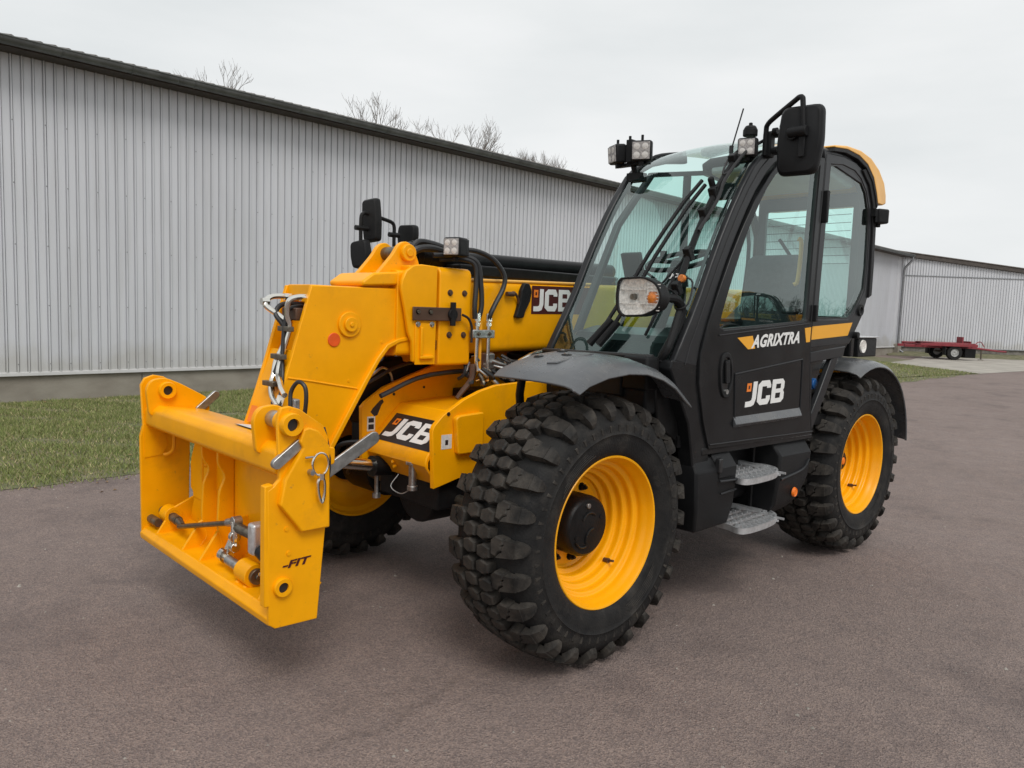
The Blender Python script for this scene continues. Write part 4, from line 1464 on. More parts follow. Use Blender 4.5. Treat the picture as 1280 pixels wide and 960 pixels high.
# pins between nose and hitch
T(MB().tube([(.99, -.40, .80), (.99, .08, .80)], .035, 16), "hitch_pivot_pin", STEEL)
T(MB().box(.80, 1.0, -.27, -.06, .78, .98), "nose_foot", YEL, bevel=.01)

# chromed pipes on the nose
def pipe(pts, r, m, name="chrome_pipe", k=6):
    T(MB().tube(pts, r, 10, k), name, m)


pipe([(.74, -.22, 1.60), (.90, -.22, 1.612), (.965, -.205, 1.60), (.985, -.19, 1.565), (.93, -.15, 1.515), (.905, -.12, 1.47), (.925, -.13, 1.38), (.955, -.14, 1.31), (.972, -.13, 1.25), (1.00, -.10, 1.20), (1.03, -.03, 1.155), (1.05, .06, 1.12)], .0135, CHROME)
pipe([(.80, -.06, 1.605), (.89, -.055, 1.61), (.93, -.07, 1.59), (.93, -.085, 1.53), (.915, -.09, 1.47), (.935, -.10, 1.38), (.955, -.10, 1.31), (.975, -.08, 1.255), (1.0, -.02, 1.225), (1.02, .04, 1.195), (1.03, .09, 1.17)], .0135, CHROME)
pipe([(.76, -.19, 1.575), (.90, -.18, 1.575), (.95, -.16, 1.53), (.93, -.13, 1.48), (.915, -.115, 1.43), (.94, -.125, 1.33), (.985, -.12, 1.22), (1.01, -.07, 1.175)], .012, HOSE, "nose_hose")
pipe([(.78, -.10, 1.57), (.90, -.10, 1.56), (.93, -.105, 1.50), (.95, -.09, 1.36), (.97, -.05, 1.24), (1.02, .03, 1.15), (1.03, .05, 1.10)], .0095, HOSE, "nose_hose")
for c in ((.86, -.22, 1.61), (.985, -.20, 1.585), (.86, -.06, 1.608)):
    T(MB().cyl(c, 'x', .019, -.018, .018, 6), "pipe_nut", CHROME)
for z, x in ((1.46, .925), (1.33, .96), (1.205, 1.0)):
    T(MB().box(x - .012, x + .02, -.155, -.05, z - .012, z + .012), "pipe_saddle", DSTEEL, bevel=.003)
T(MB().box(.86, .90, -.20, -.06, 1.50, 1.56), "pipe_bracket", BRONZE, bevel=.006)
T(MB().obox((1.035, .055, 1.145), (0, 1, 0), (.35, 0, -1), (1, 0, .35), .028, .022, .004), "tie_label", STKW)
# coupler block and looped hose by the near corner of the hitch
T(MB().obox((.99, .10, 1.10), (0, 1, 0), (0, 0, 1), (1, 0, 0), .030, .055, .015), "coupler_block", STEEL, bevel=.006)
pipe([(1.035, .145, 1.03), (1.03, .142, 1.12), (1.02, .130, 1.19), (1.0, .155, 1.235), (.985, .19, 1.215), (.985, .20, 1.15), (.99, .185, 1.06), (1.0, .165, 1.01)], .0095, HOSE, "looped_hose")
for c in ((1.035, .145, 1.03), (1.0, .17, 1.00), (1.04, .09, 1.03), (1.05, .04, 1.045), (1.02, .12, .985)):
    T(MB().cyl(c, 'z', .016, -.02, .022, 6).cyl(c, 'z', .010, -.045, .03, 10), "hose_coupling", CHROME, bevel=.001)
pipe([(1.04, -.01, 1.13), (1.06, .05, 1.09), (1.055, .10, 1.06), (1.03, .16, .985), (1.02, .19, .93)], .007, CABLEC, "thin_cable")
pipe([(1.03, .07, 1.15), (1.07, .10, 1.09), (1.04, .13, 1.02), (1.0, .20, .96)], .006, CABLEC, "thin_cable")

# ------------------------------------------------------------------ quick hitch carriage
YL, YR = -.955, .53
qh = T(MB().prism([(1.315, .325), (1.325, .86), (1.30, .875), (1.275, .90), (1.285, 1.145), (1.27, 1.18), (1.235, 1.185), (1.19, 1.17), (1.09, 1.10), (1.065, 1.05), (1.055, .86), (1.075, .65), (1.105, .30), (1.29, .305)], 'y', YR - .022, YR), "hitch_side_plate", YEL, bevel=.004)
T(MB().prism([(1.305, .31), (1.31, .86), (1.295, .92), (1.305, 1.13), (1.285, 1.165), (1.24, 1.18), (1.19, 1.17), (1.0, 1.05), (.985, .98), (1.05, .93), (1.06, .40), (1.08, .31)], 'y', YL - .01, YL + .012), "hitch_side_plate", YEL, bevel=.004)
# folded cover on the near plate
fc = [(1.205, 1.045), (1.19, 1.095), (1.165, 1.10), (1.125, 1.085), (1.075, 1.02), (1.07, .685), (1.195, .685), (1.215, .715), (1.285, .805), (1.265, .905), (1.19, 1.02)]
T(MB().prism(fc, 'y', YR - .005, YR + .032), "lock_cover", YEL, bevel=.007, seg=3)
T(MB().prism([(1.335, .40), (1.335, .88), (1.30, .885), (1.30, .40)], 'y', YR - .040, YR - .001), "hitch_face_strip", YEL, bevel=.004)
# bosses
def boss(c, r, h, name="boss", hole=.55, sgn=1):
    mb = MB().lathe([(r * hole, 0), (r, 0), (r, h * .8), (r * .93, h), (r * hole, h)], c, 'y', 28)
    b = T(mb, name, YEL)
    MB().cyl(c, 'y', r * hole * .99, h * .1, h * .55, 20).build("bore", DECB, b)
    return b


boss((1.235, YR - .002, 1.115), .046, .035)
boss((1.262, YR - .002, .47), .038, .02)
for z, x in ((.70, 1.245), (.60, 1.235)):
    T(MB().cyl((x, YR, z), 'y', .009, 0, .004, 12), "rivet", YEL)
# inner ears, each with a boss
earp = rpoly([(1.30, .98), (1.315, 1.12), (1.29, 1.165), (1.22, 1.175), (1.14, 1.14), (1.00, 1.06), (.985, .98)], .025, 4)
T(MB().prism(earp, 'y', -.86, -.832), "hitch_ear", YEL, bevel=.004)
T(MB().prism(earp, 'y', .355, .385), "hitch_ear", YEL, bevel=.004)
boss((1.215, -.835, 1.11), .044, .03)
T(MB().cyl((1.235, YL + .01, 1.11), 'y', .036, 0, .10, 20), "ear_spacer", YEL, bevel=.004)
T(MB().cyl((1.235, .385, 1.12), 'y', .034, 0, .09, 20), "hitch_bush", STEEL, bevel=.004)
T(MB().cyl((1.235, .46, 1.12), 'y', .040, 0, .05, 20), "hitch_bush", YEL, bevel=.004)
# cross beam
bmk = MB().prism(rpoly([(1.285, .925), (1.285, 1.005), (1.255, 1.035), (1.02, 1.00), (1.02, .93), (1.25, .90)], .012, 3), 'y', YL + .01, YR - .02)
T(bmk, "cross_beam", YEL, bevel=.005)
fpb = [(1.20, .13, 1.0315), (1.165, .0, 1.0265)]
T(MB().add([(1.17, -.10, 1.0285), (1.09, -.10, 1.0170), (1.09, .17, 1.0170), (1.17, .17, 1.0285)], [(0, 1, 2, 3)]), "serial_sticker", STKW, recalc=False)
T(MB().add([(1.176, -.107, 1.0280), (1.084, -.107, 1.0148), (1.084, .177, 1.0148), (1.176, .177, 1.0280)], [(0, 1, 2, 3)]), "sticker_border", DECB, recalc=False)
# steel lock bars through the slots
def bar(a, b, w, th, name="lock_bar"):
    a, b = Vector(a), Vector(b)
    d = (b - a).normalized()
    n = Vector((0, 1, 0)); w_ = d.cross(n).normalized()
    pts = []
    k = 8
    for i in range(k + 1):
        t = -math.pi / 2 + math.pi * i / k
        pts.append(b + d * (w * math.cos(t)) + w_ * (w * math.sin(t)))
    for i in range(k + 1):
        t = math.pi / 2 + math.pi * i / k
        pts.append(a + d * (w * math.cos(t)) + w_ * (w * math.sin(t)))
    mb = MB()
    m = len(pts)
    mb.add([p - n * th for p in pts] + [p + n * th for p in pts], [tuple(range(m)), tuple(range(2 * m - 1, m - 1, -1))] + [(i, (i + 1) % m, m + (i + 1) % m, m + i) for i in range(m)])
    return T(mb, name, STEEL, bevel=.003)


bar((1.290, YR + .004, .965), (1.195, YR + .004, 1.035), .021, .012)
bar((1.06, YR - .03, .895), (.83, YR - .03, 1.02), .028, .007)
bar((1.05, -.83, 1.0), (.96, -.83, 1.075), .020, .012)
# spring clip with ring and snap hook
T(MB().tube([(1.13 + .035 * math.cos(a), YR + .055, .955 + .045 * math.sin(a)) for a in np.linspace(0, 6.28, 24)], .0045, 8), "lynch_ring", CHROME)
T(MB().cyl((1.165, YR + .03, .925), 'y', .011, 0, .03, 12), "lynch_pin", STEEL)
T(MB().tube([(1.15, YR + .045, .985), (1.19, YR + .045, .985)], .004, 6), "pin_wire", STEEL)
T(MB().tube([(1.125, YR + .055, .91), (1.14, YR + .055, .88), (1.135, YR + .055, .83), (1.122, YR + .055, .80), (1.112, YR + .055, .83), (1.112, YR + .055, .88), (1.125, YR + .055, .91)], .0065, 8, 5)
  .cyl((1.125, YR + .055, .905), 'z', .013, -.012, .012, 10), "snap_hook", CHROME)
T(MB().tube([(1.05, YR - .06, 1.08), (1.045, YR - .03, 1.0), (1.045, YR - .02, .93), (1.05, YR - .02, .86)], .005, 6, 5), "thin_cable", CABLEC)
# back panel: left opening stays clear
T(MB().prism([(-.77, .60), (-.77, .74), (-.69, .745), (-.69, .91), (.50, .91), (.50, .43), (-.785, .40), (-.72, .57)], 'x', 1.105, 1.118), "back_panel", YEL, bevel=.003)
# vertical gusset with stepped edge
def vplate(pts, x0, x1, name="gusset"):
    return T(MB().prism(pts, 'x', x0, x1), name, YEL, bevel=.004)


g1 = [(1.11, .925), (1.185, .925), (1.19, .82), (1.145, .76), (1.18, .70), (1.19, .52), (1.165, .42), (1.21, .37), (1.11, .37)]
for y, dx in ((-.46, .0), (-.25, .01)):
    pts = [(a + (dx if a > 1.1 else 0), b) for a, b in g1]
    T(MB().prism(rpoly(pts, [0, .0, .03, .04, .03, .03, .02, .02, 0], 3), 'y', y, y + .020), "gusset", YEL, bevel=.004)
vplate([(-.745, .74), (-.745, .76), (-.69, .86), (-.69, .91), (-.60, .91), (-.60, .56), (-.72, .56)], 1.10, 1.125, "step_plate")
vplate([(-.745, .36), (-.735, .54), (-.70, .57), (-.62, .57), (-.62, .36)], 1.08, 1.10, "step_plate")
# U shaped cut edge lips
for y0 in (-.885, -.50):
    pts = [(1.10 if y0 > -.8 else 1.16, y0 + .0, .92), (1.10 if y0 > -.8 else 1.16, y0, .80), (1.115 if y0 > -.8 else 1.175, y0 - .02, .765), (1.14 if y0 > -.8 else 1.20, y0 - .035, .755)]
    T(MB().tube(pts, .010, 8, 4), "slot_lip", YEL)
T(MB().prism([(1.29, .925), (1.19, .925), (1.175, .80), (1.20, .755), (1.29, .745)], 'y', YL + .012, YL + .016), "slot_recess", YEL)
# bottom trough
T(MB().prism([(1.31, .315), (1.315, .345), (1.29, .375), (1.20, .375), (1.09, .445), (1.07, .44), (1.17, .345), (1.27, .30)], 'y', YL, YR - .02), "bottom_trough", YEL, bevel=.006)
for y in (-.80, -.46, -.25, .36):
    T(MB().prism([(1.285, .372), (1.20, .50), (1.06, .56), (1.06, .43), (1.19, .37)], 'y', y, y + .018), "trough_gusset", YEL, bevel=.004)
T(MB().cyl((1.26, YL - .006, .415), 'y', .022, -.005, .13, 20), "bottom_pin", DSTEEL)
# lock shaft, linkage and handle
T(MB().lathe([(.026, 0), (.046, 0), (.046, .085), (.026, .085)], (1.20, -.865, .455), 'y', 24), "shaft_sleeve", YEL, bevel=.002)
T(MB().box(1.12, 1.23, -.86, -.80, .37, .44), "sleeve_foot", YEL, bevel=.01)
T(MB().tube([(1.205, -.92, .455), (1.205, -.705, .445)], .024, 16).tube([(1.205, -.705, .445), (1.21, -.64, .435)], [.022, .016], 12), "lock_shaft", DSTEEL)
T(MB().tube([(1.22, -.655, .43), (1.22, -.02, .595)], .0125, 12), "link_rod", DSTEEL)
T(MB().tube([(1.22, -.07, .585), (1.22, .025, .61)], .019, 12).cyl((1.22, .02, .61), 'x', .024, -.02, .02, 16), "rod_end", STEEL, bevel=.002)
T(MB().tube([(1.225, .02, .61), (1.23, .03, .54), (1.225, .01, .48)], [.020, .015], 10, 4).cyl((1.23, .025, .545), 'y', .026, -.012, .012, 14).cyl((1.23, .02, .495), 'y', .022, -.016, .016, 14), "link_lever", CHROME, bevel=.002)
T(MB().tube([(1.22, .03, .585), (1.20, .16, .575)], .023, 14), "ram_body", DSTEEL)
T(MB().box(1.14, 1.235, .155, .215, .50, .64), "link_housing", GALV, bevel=.015, seg=3)
T(MB().prism([(1.10, .38), (1.10, .60), (1.18, .60), (1.19, .38)], 'y', -.10, -.085), "link_bracket", YEL, bevel=.004)
T(MB().cyl((1.185, -.085, .50), 'x', .018, -.01, .012, 14), "bracket_bolt", DSTEEL)
T(MB().tube([(1.225, -.10, .425), (1.225, .02, .420)], .018, 12).cyl((1.225, -.085, .43), 'y', .034, -.018, .018, 18).tube([(1.225, -.085, .43), (1.20, -.07, .50)], .017, 10), "lower_link", CHROME)
T(MB().tube([(1.235, -.03, .425), (1.235, .12, .420)], .022, 14), "lower_shaft", STEEL)
T(MB().lathe([(.022, 0), (.050, 0), (.052, .115), (.022, .115)], (1.225, .11, .42), 'y', 24), "lower_sleeve", YEL, bevel=.003)
T(MB().cyl((1.225, .225, .42), 'y', .034, -.01, .02, 20).cyl((1.225, .24, .42), 'y', .012, 0, .014, 10), "sleeve_plug", DSTEEL, bevel=.002)
T(MB().tube([(1.20, .22, .52), (1.21, .35, .50)], .030, 14), "pin_housing", BLKM)
T(MB().box(1.15, 1.27, .115, .14, .31, .38).box(1.15, 1.27, .19, .215, .31, .38), "sleeve_foot", YEL, bevel=.006)
T(MB().tube([(1.24, .30, .455), (1.27, .36, .475), (1.26, .42, .50)], .008, 8, 4), "greasing_pipe", CHROME)
# fit lettering on the near plate
fp = frame_pt((1.262, YR + .0008, .5405), (-1, 0, .03), (0, 0, 1), (0, 1, 0))
text_mesh("-FIT", fp, .030, shear=.25, bold=.035, sx=1.75, m=DECR, parent=TH)
# ------------------------------------------------------------------ cab
YO, YI = 1.115, .27       # outer (near) and inner side of the cab
WS = [(-.455, 1.375), (-.50, 1.45), (-.575, 1.57), (-.65, 1.70), (-.725, 1.85), (-.80, 1.99), (-.895, 2.15), (-.98, 2.275), (-1.08, 2.40), (-1.17, 2.475), (-1.29, 2.535), (-1.45, 2.58), (-1.66, 2.612)]


def wbulge(x, y, z, t):
    bul = .045 * (1 - (2 * t - 1) ** 2) - .012 * max(0, (t - .8) / .2) ** 1.6
    w = min(1.0, max(0.0, (2.52 - z) / .35))
    return (x + bul * (.2 + .6 * w), y, z + bul * (.62 - .52 * w))


# windscreen: one curved pane that rolls over into the roof
gr = []
wsf = spline([Vector((p[0], p[1])) for p in WS + [(-1.90, 2.635)]], 3)
for p in wsf:
    gr.append([wbulge(p[0], YI + .035 + j / 24 * (YO - .035 - YI - .035), p[1], j / 24) for j in range(25)])
mb = MB()
mb.loft(gr, closed_sec=False, cap=False)
mb.m = [1 if min(mb.v[i][0] for i in f) < -1.30 else 0 for f in mb.f]
T(mb, "windscreen", [GLASS, GLASSR], recalc=False, ang=80)
# black printed border inside the windscreen
def wsp(k, t, off=.003):
    """point on the windscreen, k float row index, t across"""
    i = min(int(k), len(WS) - 2)
    f = k - i
    x = WS[i][0] * (1 - f) + WS[i + 1][0] * f
    z = WS[i][1] * (1 - f) + WS[i + 1][1] * f
    y = YI + .035 + t * (YO - .035 - YI - .035)
    q = wbulge(x, y, z, t)
    return Vector((q[0] + off, y, q[2] + off * .6))


mb = MB()
lo = [wsp(0, t, -.004) for t in np.linspace(0, 1, 13)]
hi_k = [3.0, 1.7, 1.15, 1.0, 1.0, 1.0, 1.0, 1.0, 1.0, 1.0, 1.0, 1.0, 1.1]
hi = [wsp(k, t, -.004) for k, t in zip(hi_k, np.linspace(0, 1, 13))]
mb.loft([lo, hi], closed_sec=False, cap=False)
for (ta, tb_) in ((0.0, .03), (.975, 1.0)):
    a = [wsp(k, ta, -.004) for k in np.linspace(0, 9, 20)]
    b = [wsp(k, tb_, -.004) for k in np.linspace(0, 9, 20)]
    mb.loft([a, b], closed_sec=False, cap=False)
T(mb, "windscreen_border", FRIT, recalc=False)


def off(pts, d):
    """offset an open polyline to its left by d"""
    P = [Vector(p) for p in pts]
    res = []
    for i, p in enumerate(P):
        t = (P[min(i + 1, len(P) - 1)] - P[max(i - 1, 0)]).normalized()
        res.append(tuple(p + Vector((-t.y, t.x)) * d))
    return res


# A pillars
outer = [(p[0] + .012, p[1] + .004) for p in WS]
inner_n = off(outer, .165)
inner_n = [(min(a, -.70) if b < 1.6 else a, b) for a, b in inner_n]
near_in = [(-.665, 1.33), (-.69, 1.45), (-.755, 1.60), (-.82, 1.75), (-.885, 1.88), (-.955, 2.0), (-1.05, 2.15), (-1.13, 2.26), (-1.23, 2.365), (-1.31, 2.43), (-1.40, 2.475), (-1.52, 2.51), (-1.70, 2.53)]
outn = off(outer, .028)
T(MB().ring(outn, near_in, 'y', YO - .04, YO, closed=False), "front_pillar", PILLAR, bevel=.012, seg=3, ang=50)
rev = off(outer, .05)
T(MB().ring(outer, rev, 'y', YI, YI + .045, closed=False), "front_pillar", PILLAR, bevel=.008, ang=50)
# pillar seam lines
mb = MB()
mid = [tuple(Vector(a) * .55 + Vector(b) * .45) for a, b in zip(outn, near_in)]
mb.tube([(p[0], YO + .000, p[1]) for p in mid], .0035, 6)
T(mb, "pillar_seam", CABLEC)

# door: frame ring around a window, lower panel, seams
door_o = [(-.80, .905), (-.735, 1.05), (-.675, 1.25), (-.675, 1.40), (-.725, 1.55), (-.80, 1.71), (-.895, 1.89), (-.99, 2.045), (-1.105, 2.21), (-1.225, 2.345), (-1.345, 2.44), (-1.50, 2.505), (-1.68, 2.535), (-1.875, 2.545), (-1.86, 2.1), (-1.845, 1.6), (-1.86, 1.35), (-1.90, 1.1), (-1.955, .885)]
win = [(-.835, 1.535), (-.836, 1.56), (-.856, 1.615), (-.895, 1.71), (-.947, 1.83), (-1.012, 1.965), (-1.082, 2.09), (-1.155, 2.20), (-1.228, 2.295), (-1.31, 2.375), (-1.42, 2.435), (-1.54, 2.465), (-1.66, 2.485), (-1.815, 2.49), (-1.80, 2.1), (-1.79, 1.60), (-1.775, 1.578), (-1.30, 1.548), (-.87, 1.523)]
DY = YO + .012
door = MB().ring(door_o, win, 'y', YO - .05, DY)
door = T(door, "door", BLKP, bevel=.006, ang=30)
# pane
mb = MB().add([(p[0], YO - .005, p[1]) for p in win], [tuple(range(len(win)))])
T(mb, "door_window", GLASS, door, recalc=False)
gs = [Vector((p[0], 0, p[1])) for p in win]
cx = sum(p[0] for p in win) / len(win); cz = sum(p[1] for p in win) / len(win)
inn = [(cx + (a - cx) * .985, cz + (b - cz) * .985) for a, b in win]
T(MB().ring(win, inn, 'y', YO - .012, YO + .006), "window_seal", HOSE, door)
# pressed lower panel with the ledge
pan_o = rpoly([(-.985, 1.33), (-1.79, 1.375), (-1.79, .985), (-.965, 1.0)], .02, 3)
mb = MB().prism(rpoly([(-1.01, 1.285), (-1.755, 1.35), (-1.765, 1.06), (-1.02, 1.055)], .015, 3), 'y', DY - .012, DY + .002)
T(mb, "door_skin", BLKP, door, bevel=.004)
for a, b in (((-1.005, 1.29), (-1.76, 1.355)), ((-1.76, 1.355), (-1.775, 1.01)), ((-1.005, 1.29), (-1.03, 1.05))):
    T(MB().tube([(a[0], DY + .003, a[1]), (b[0], DY + .003, b[1])], .0045, 6), "door_swage", PILLAR, door)
LEDGE = GREYP
T(MB().loft([[(-1.02, DY + .0, 1.062), (-1.02, DY + .022, 1.020), (-1.02, DY + .0, 1.000)], [(-1.77, DY + .0, 1.068), (-1.77, DY + .022, 1.018), (-1.77, DY + .0, 1.000)]]), "door_ledge", LEDGE, door, bevel=.003)
T(MB().tube([(-.80, DY + .002, .93), (-1.96, DY + .002, .905)], .004, 6), "door_seam", CABLEC, door)
T(MB().tube([(-.83, DY + .002, 1.495), (-1.84, DY + .002, 1.570)], .0035, 6), "door_swage", PILLAR, door)
# handle recess
hp = rpoly([(-.865, 1.40), (-.935, 1.41), (-.975, 1.34), (-.985, 1.25), (-.955, 1.17), (-.90, 1.165), (-.865, 1.22), (-.85, 1.32)], .03, 4)
hc = (sum(p[0] for p in hp) / len(hp), sum(p[1] for p in hp) / len(hp))
hp2 = [(hc[0] + (a - hc[0]) * .72, hc[1] + (b - hc[1]) * .78) for a, b in hp]
hd = T(MB().ring(hp, hp2, 'y', DY - .004, DY + .010), "door_handle", BLK, door, bevel=.004)
T(MB().prism(hp2, 'y', DY - .010, DY + .001), "handle_recess", FRIT, door)
T(MB().prism(rpoly([(-.89, 1.36), (-.93, 1.37), (-.945, 1.25), (-.905, 1.24)], .012, 3), 'y', DY + .002, DY + .016), "handle_lever", BLK, door, bevel=.004)
T(MB().cyl((-.925, DY, 1.20), 'y', .013, 0, .012, 14), "door_lock", STEEL, door)
# hinge blocks at the rear edge of the door
T(MB().box(-1.925, -1.895, YO, YO + .035, 2.17, 2.36), "door_hinge", BLK, door, bevel=.006)
T(MB().box(-1.885, -1.855, YO, YO + .035, 1.58, 1.68), "door_hinge", BLK, door, bevel=.006)
T(MB().tube([(-1.883, YO + .006, 2.53), (-1.866, YO + .006, 2.1), (-1.850, YO + .006, 1.6), (-1.868, YO + .006, 1.35), (-1.91, YO + .006, 1.1), (-1.965, YO + .006, .885)], .0065, 6), "door_gap", CABLEC)
# stripe and lettering
z0 = lambda x: 1.420 + (-1.12 - x) * .052
z1 = lambda x: 1.482 + (-1.01 - x) * .074
T(MB().prism([(-1.01, 1.482), (-1.125, 1.420), (-1.20, 1.424), (-1.165, 1.493)], 'y', DY, DY + .0015), "stripe", DECY, door)
T(MB().prism([(-1.795, 1.455), (-1.842, 1.458), (-1.845, 1.546), (-1.765, 1.540)], 'y', DY, DY + .0015), "stripe", DECY, door)
fp = frame_pt((-1.155, DY, 1.424), (-1, 0, .048), (0, 0, 1), (0, 1, 0))
text_mesh("AGRIXTRA", fp, .072, shear=.30, bold=.042, sx=1.16, m=WHITE, parent=door, space=1.06)
fp = frame_pt((-1.125, DY + .002, 1.105), (-1, 0, .02), (0, 0, 1), (0, 1, 0))
jcb_logo(fp, .135, shear=.08, sp=.085, parent=door, sx=1.30, back=BLKP)

# rear quarter window frame
rq_o = [(-1.878, 1.415), (-1.885, 1.60), (-1.90, 2.1), (-1.915, 2.585), (-2.15, 2.60), (-2.33, 2.59), (-2.45, 2.555), (-2.555, 2.48), (-2.625, 2.37), (-2.655, 2.20), (-2.67, 1.95), (-2.672, 1.76), (-2.60, 1.62), (-2.47, 1.48), (-2.43, 1.44)]
rq_i = [(-1.945, 1.60), (-1.95, 1.66), (-1.965, 2.1), (-1.98, 2.525), (-2.15, 2.545), (-2.32, 2.535), (-2.42, 2.50), (-2.515, 2.43), (-2.575, 2.33), (-2.605, 2.18), (-2.615, 1.95), (-2.605, 1.80), (-2.53, 1.71), (-2.45, 1.64), (-2.38, 1.605)]
T(MB().ring(rq_o, rq_i, 'y', YO - .06, YO), "rear_side_frame", PILLAR, bevel=.008, ang=40)
T(MB().add([(p[0], YO - .012, p[1]) for p in rq_i], [tuple(range(len(rq_i)))]), "rear_side_window", GLASS, recalc=False)
T(MB().ring(rq_i, [(-2.27 + (a + 2.27) * .975, 2.07 + (b - 2.07) * .985) for a, b in rq_i], 'y', YO - .018, YO - .004), "window_seal", HOSE)
rim_ = [(-2.43, 2.565), (-2.555, 2.485), (-2.630, 2.37), (-2.66, 2.20), (-2.675, 1.95), (-2.677, 1.76)]
T(MB().ring([(a - .028, b + .008) for a, b in rim_], [(a + .022, b - .012) for a, b in rim_], 'y', YO - .02, YO + .012, closed=False), "rear_edge_trim", BLK, bevel=.006, ang=50)
# round vent in the lower rear corner
T(MB().lathe([(.0, .0), (.02, .004), (.022, .012), (.036, .014), (.040, .0)], (-2.555, YO, 1.665), 'y', 24, closed=False), "corner_vent", BLK)
# panel under the quarter window with the rest of the stripe
T(MB().prism([(-1.878, 1.60), (-1.878, 1.395), (-2.385, 1.415), (-2.46, 1.49), (-2.52, 1.60)], 'y', YO - .05, YO - .001), "rear_side_panel", BLKP, bevel=.004)
T(MB().prism([(-1.885, 1.470), (-2.395, 1.497), (-2.455, 1.582), (-1.885, 1.550)], 'y', YO, YO + .0015), "stripe", DECY)
T(MB().prism([(-1.885, 1.395), (-2.37, 1.43), (-2.35, 1.36), (-1.885, 1.33)], 'y', YO - .04, YO + .004), "rear_sill", PILLAR, bevel=.006)
# slanted strut down to the sill
T(MB().ring([(-1.975, .89), (-2.12, 1.10), (-2.28, 1.34), (-2.33, 1.41)], [(-1.94, .98), (-2.05, 1.13), (-2.19, 1.34), (-2.22, 1.40)], 'y', YO - .04, YO, closed=False), "rear_strut", PILLAR, bevel=.008)
T(MB().prism([(-1.885, 1.38), (-1.935, .90), (-1.965, .90), (-1.93, 1.38)], 'y', YO - .04, YO - .002), "rear_post", BLKP, bevel=.004)
T(MB().prism([(-1.86, 1.4), (-1.94, .9), (-2.1, .95), (-2.38, 1.40)], 'y', YO - .30, YO - .12), "rear_inner_panel", FRIT)
T(MB().cyl((-2.115, YO - .11, 1.185), 'y', .033, 0, .05, 14).box(-2.15, -2.08, YO - .10, YO - .07, 1.15, 1.22), "blue_cap", BLUE, bevel=.004)
T(MB().tube([(-1.99, YO - .08, 1.30), (-2.0, YO - .06, 1.2), (-2.02, YO - .07, 1.05)], .008, 8, 4).cyl((-1.985, YO - .06, 1.10), 'y', .012, 0, .03, 8), "small_hose", DSTEEL)

# far side of the cab (mirrored, simple) and rear
far_o = [(a, b) for a, b in door_o]
T(MB().ring([(-.60, 1.35), (-.99, 2.12), (-1.30, 2.46), (-1.9, 2.56), (-2.45, 2.53), (-2.66, 2.2), (-2.66, 1.40)], [(-.66, 1.38), (-1.02, 2.10), (-1.32, 2.435), (-1.9, 2.53), (-2.43, 2.49), (-2.62, 2.18), (-2.62, 1.43)], 'y', YI, YI + .04), "far_side_frame", PILLAR, bevel=.006)
T(MB().add([(x, YI + .02, z) for x, z in [(-.66, 1.38), (-1.02, 2.10), (-1.32, 2.435), (-1.9, 2.53), (-2.43, 2.49), (-2.62, 2.18), (-2.62, 1.43)]], [tuple(range(7))]), "far_side_window", GLASS, recalc=False)
T(MB().box(-1.72, -1.68, YI, YI + .035, 1.40, 2.50), "far_post", PILLAR)
T(MB().prism([(-.50, 1.36), (-.55, .95), (-2.5, .95), (-2.64, 1.44)], 'y', YI, YI + .05), "far_lower_panel", BLKP)
T(MB().box(-2.66, -2.60, YI + .02, YO - .06, 1.35, 1.60), "rear_wall", BLKP, bevel=.01)
T(MB().ring([(YI + .03, 1.55), (YO - .06, 1.55), (YO - .06, 2.45), (YI + .03, 2.45)], [(YI + .09, 1.62), (YO - .12, 1.62), (YO - .12, 2.36), (YI + .09, 2.36)], 'x', -2.66, -2.61), "rear_window_frame", PILLAR, bevel=.01)
T(MB().add([(-2.63, a, b) for a, b in [(YI + .09, 1.62), (YO - .12, 1.62), (YO - .12, 2.36), (YI + .09, 2.36)]], [(0, 1, 2, 3)]), "rear_window", GLASS, recalc=False)
for i in range(7):
    z = 1.98 + .055 * i
    T(MB().tube([(-2.622, YI + .1, z), (-2.622, YO - .13, z)], .002, 4), "heating_wire", FRIT)
# roof
rf = MB()
secs = []
for y, dz in ((YI, -.02), (YI + .06, .012), ((YI + YO) / 2, .022), (YO - .07, .012), (YO - .005, -.02)):
    secs.append([(-1.88, y, 2.622 + dz), (-2.0, y, 2.632 + dz), (-2.2, y, 2.635 + dz), (-2.45, y, 2.60 + dz), (-2.58, y, 2.50 + dz), (-2.5, y, 2.48 + dz), (-1.9, y, 2.56 + dz)])
rf.loft(secs)
T(rf, "roof_panel", PILLAR, bevel=.01, ang=40)
# faded yellow rear cap
secs = []
top = [(-1.98, 2.640), (-2.15, 2.664), (-2.35, 2.668), (-2.52, 2.645), (-2.66, 2.59), (-2.755, 2.52), (-2.80, 2.44), (-2.81, 2.385)]
bot = [(-1.98, 2.628), (-2.15, 2.645), (-2.33, 2.635), (-2.47, 2.60), (-2.58, 2.53), (-2.645, 2.44), (-2.68, 2.37), (-2.76, 2.37)]
for y, s_ in ((YI + .02, .96), (YI + .10, 1.0), (YO - .10, 1.0), (YO + .012, .985), (YO + .02, .965)):
    def q(p):
        return (-2.2 + (p[0] + 2.2) * (s_ if p[0] < -2.2 else 1), y, 2.45 + (p[1] - 2.45) * s_)
    secs.append([q(p) for p in top] + [q(p) for p in reversed(bot)])
T(MB().loft(secs), "roof_cap", CREAM, bevel=.01, ang=35)
T(MB().ring([(a, b - .004) for a, b in bot[:7]], [(a + .02, b - .03) for a, b in bot[:7]], 'y', YO - .03, YO + .018, closed=False), "roof_gutter", BLK, bevel=.004)
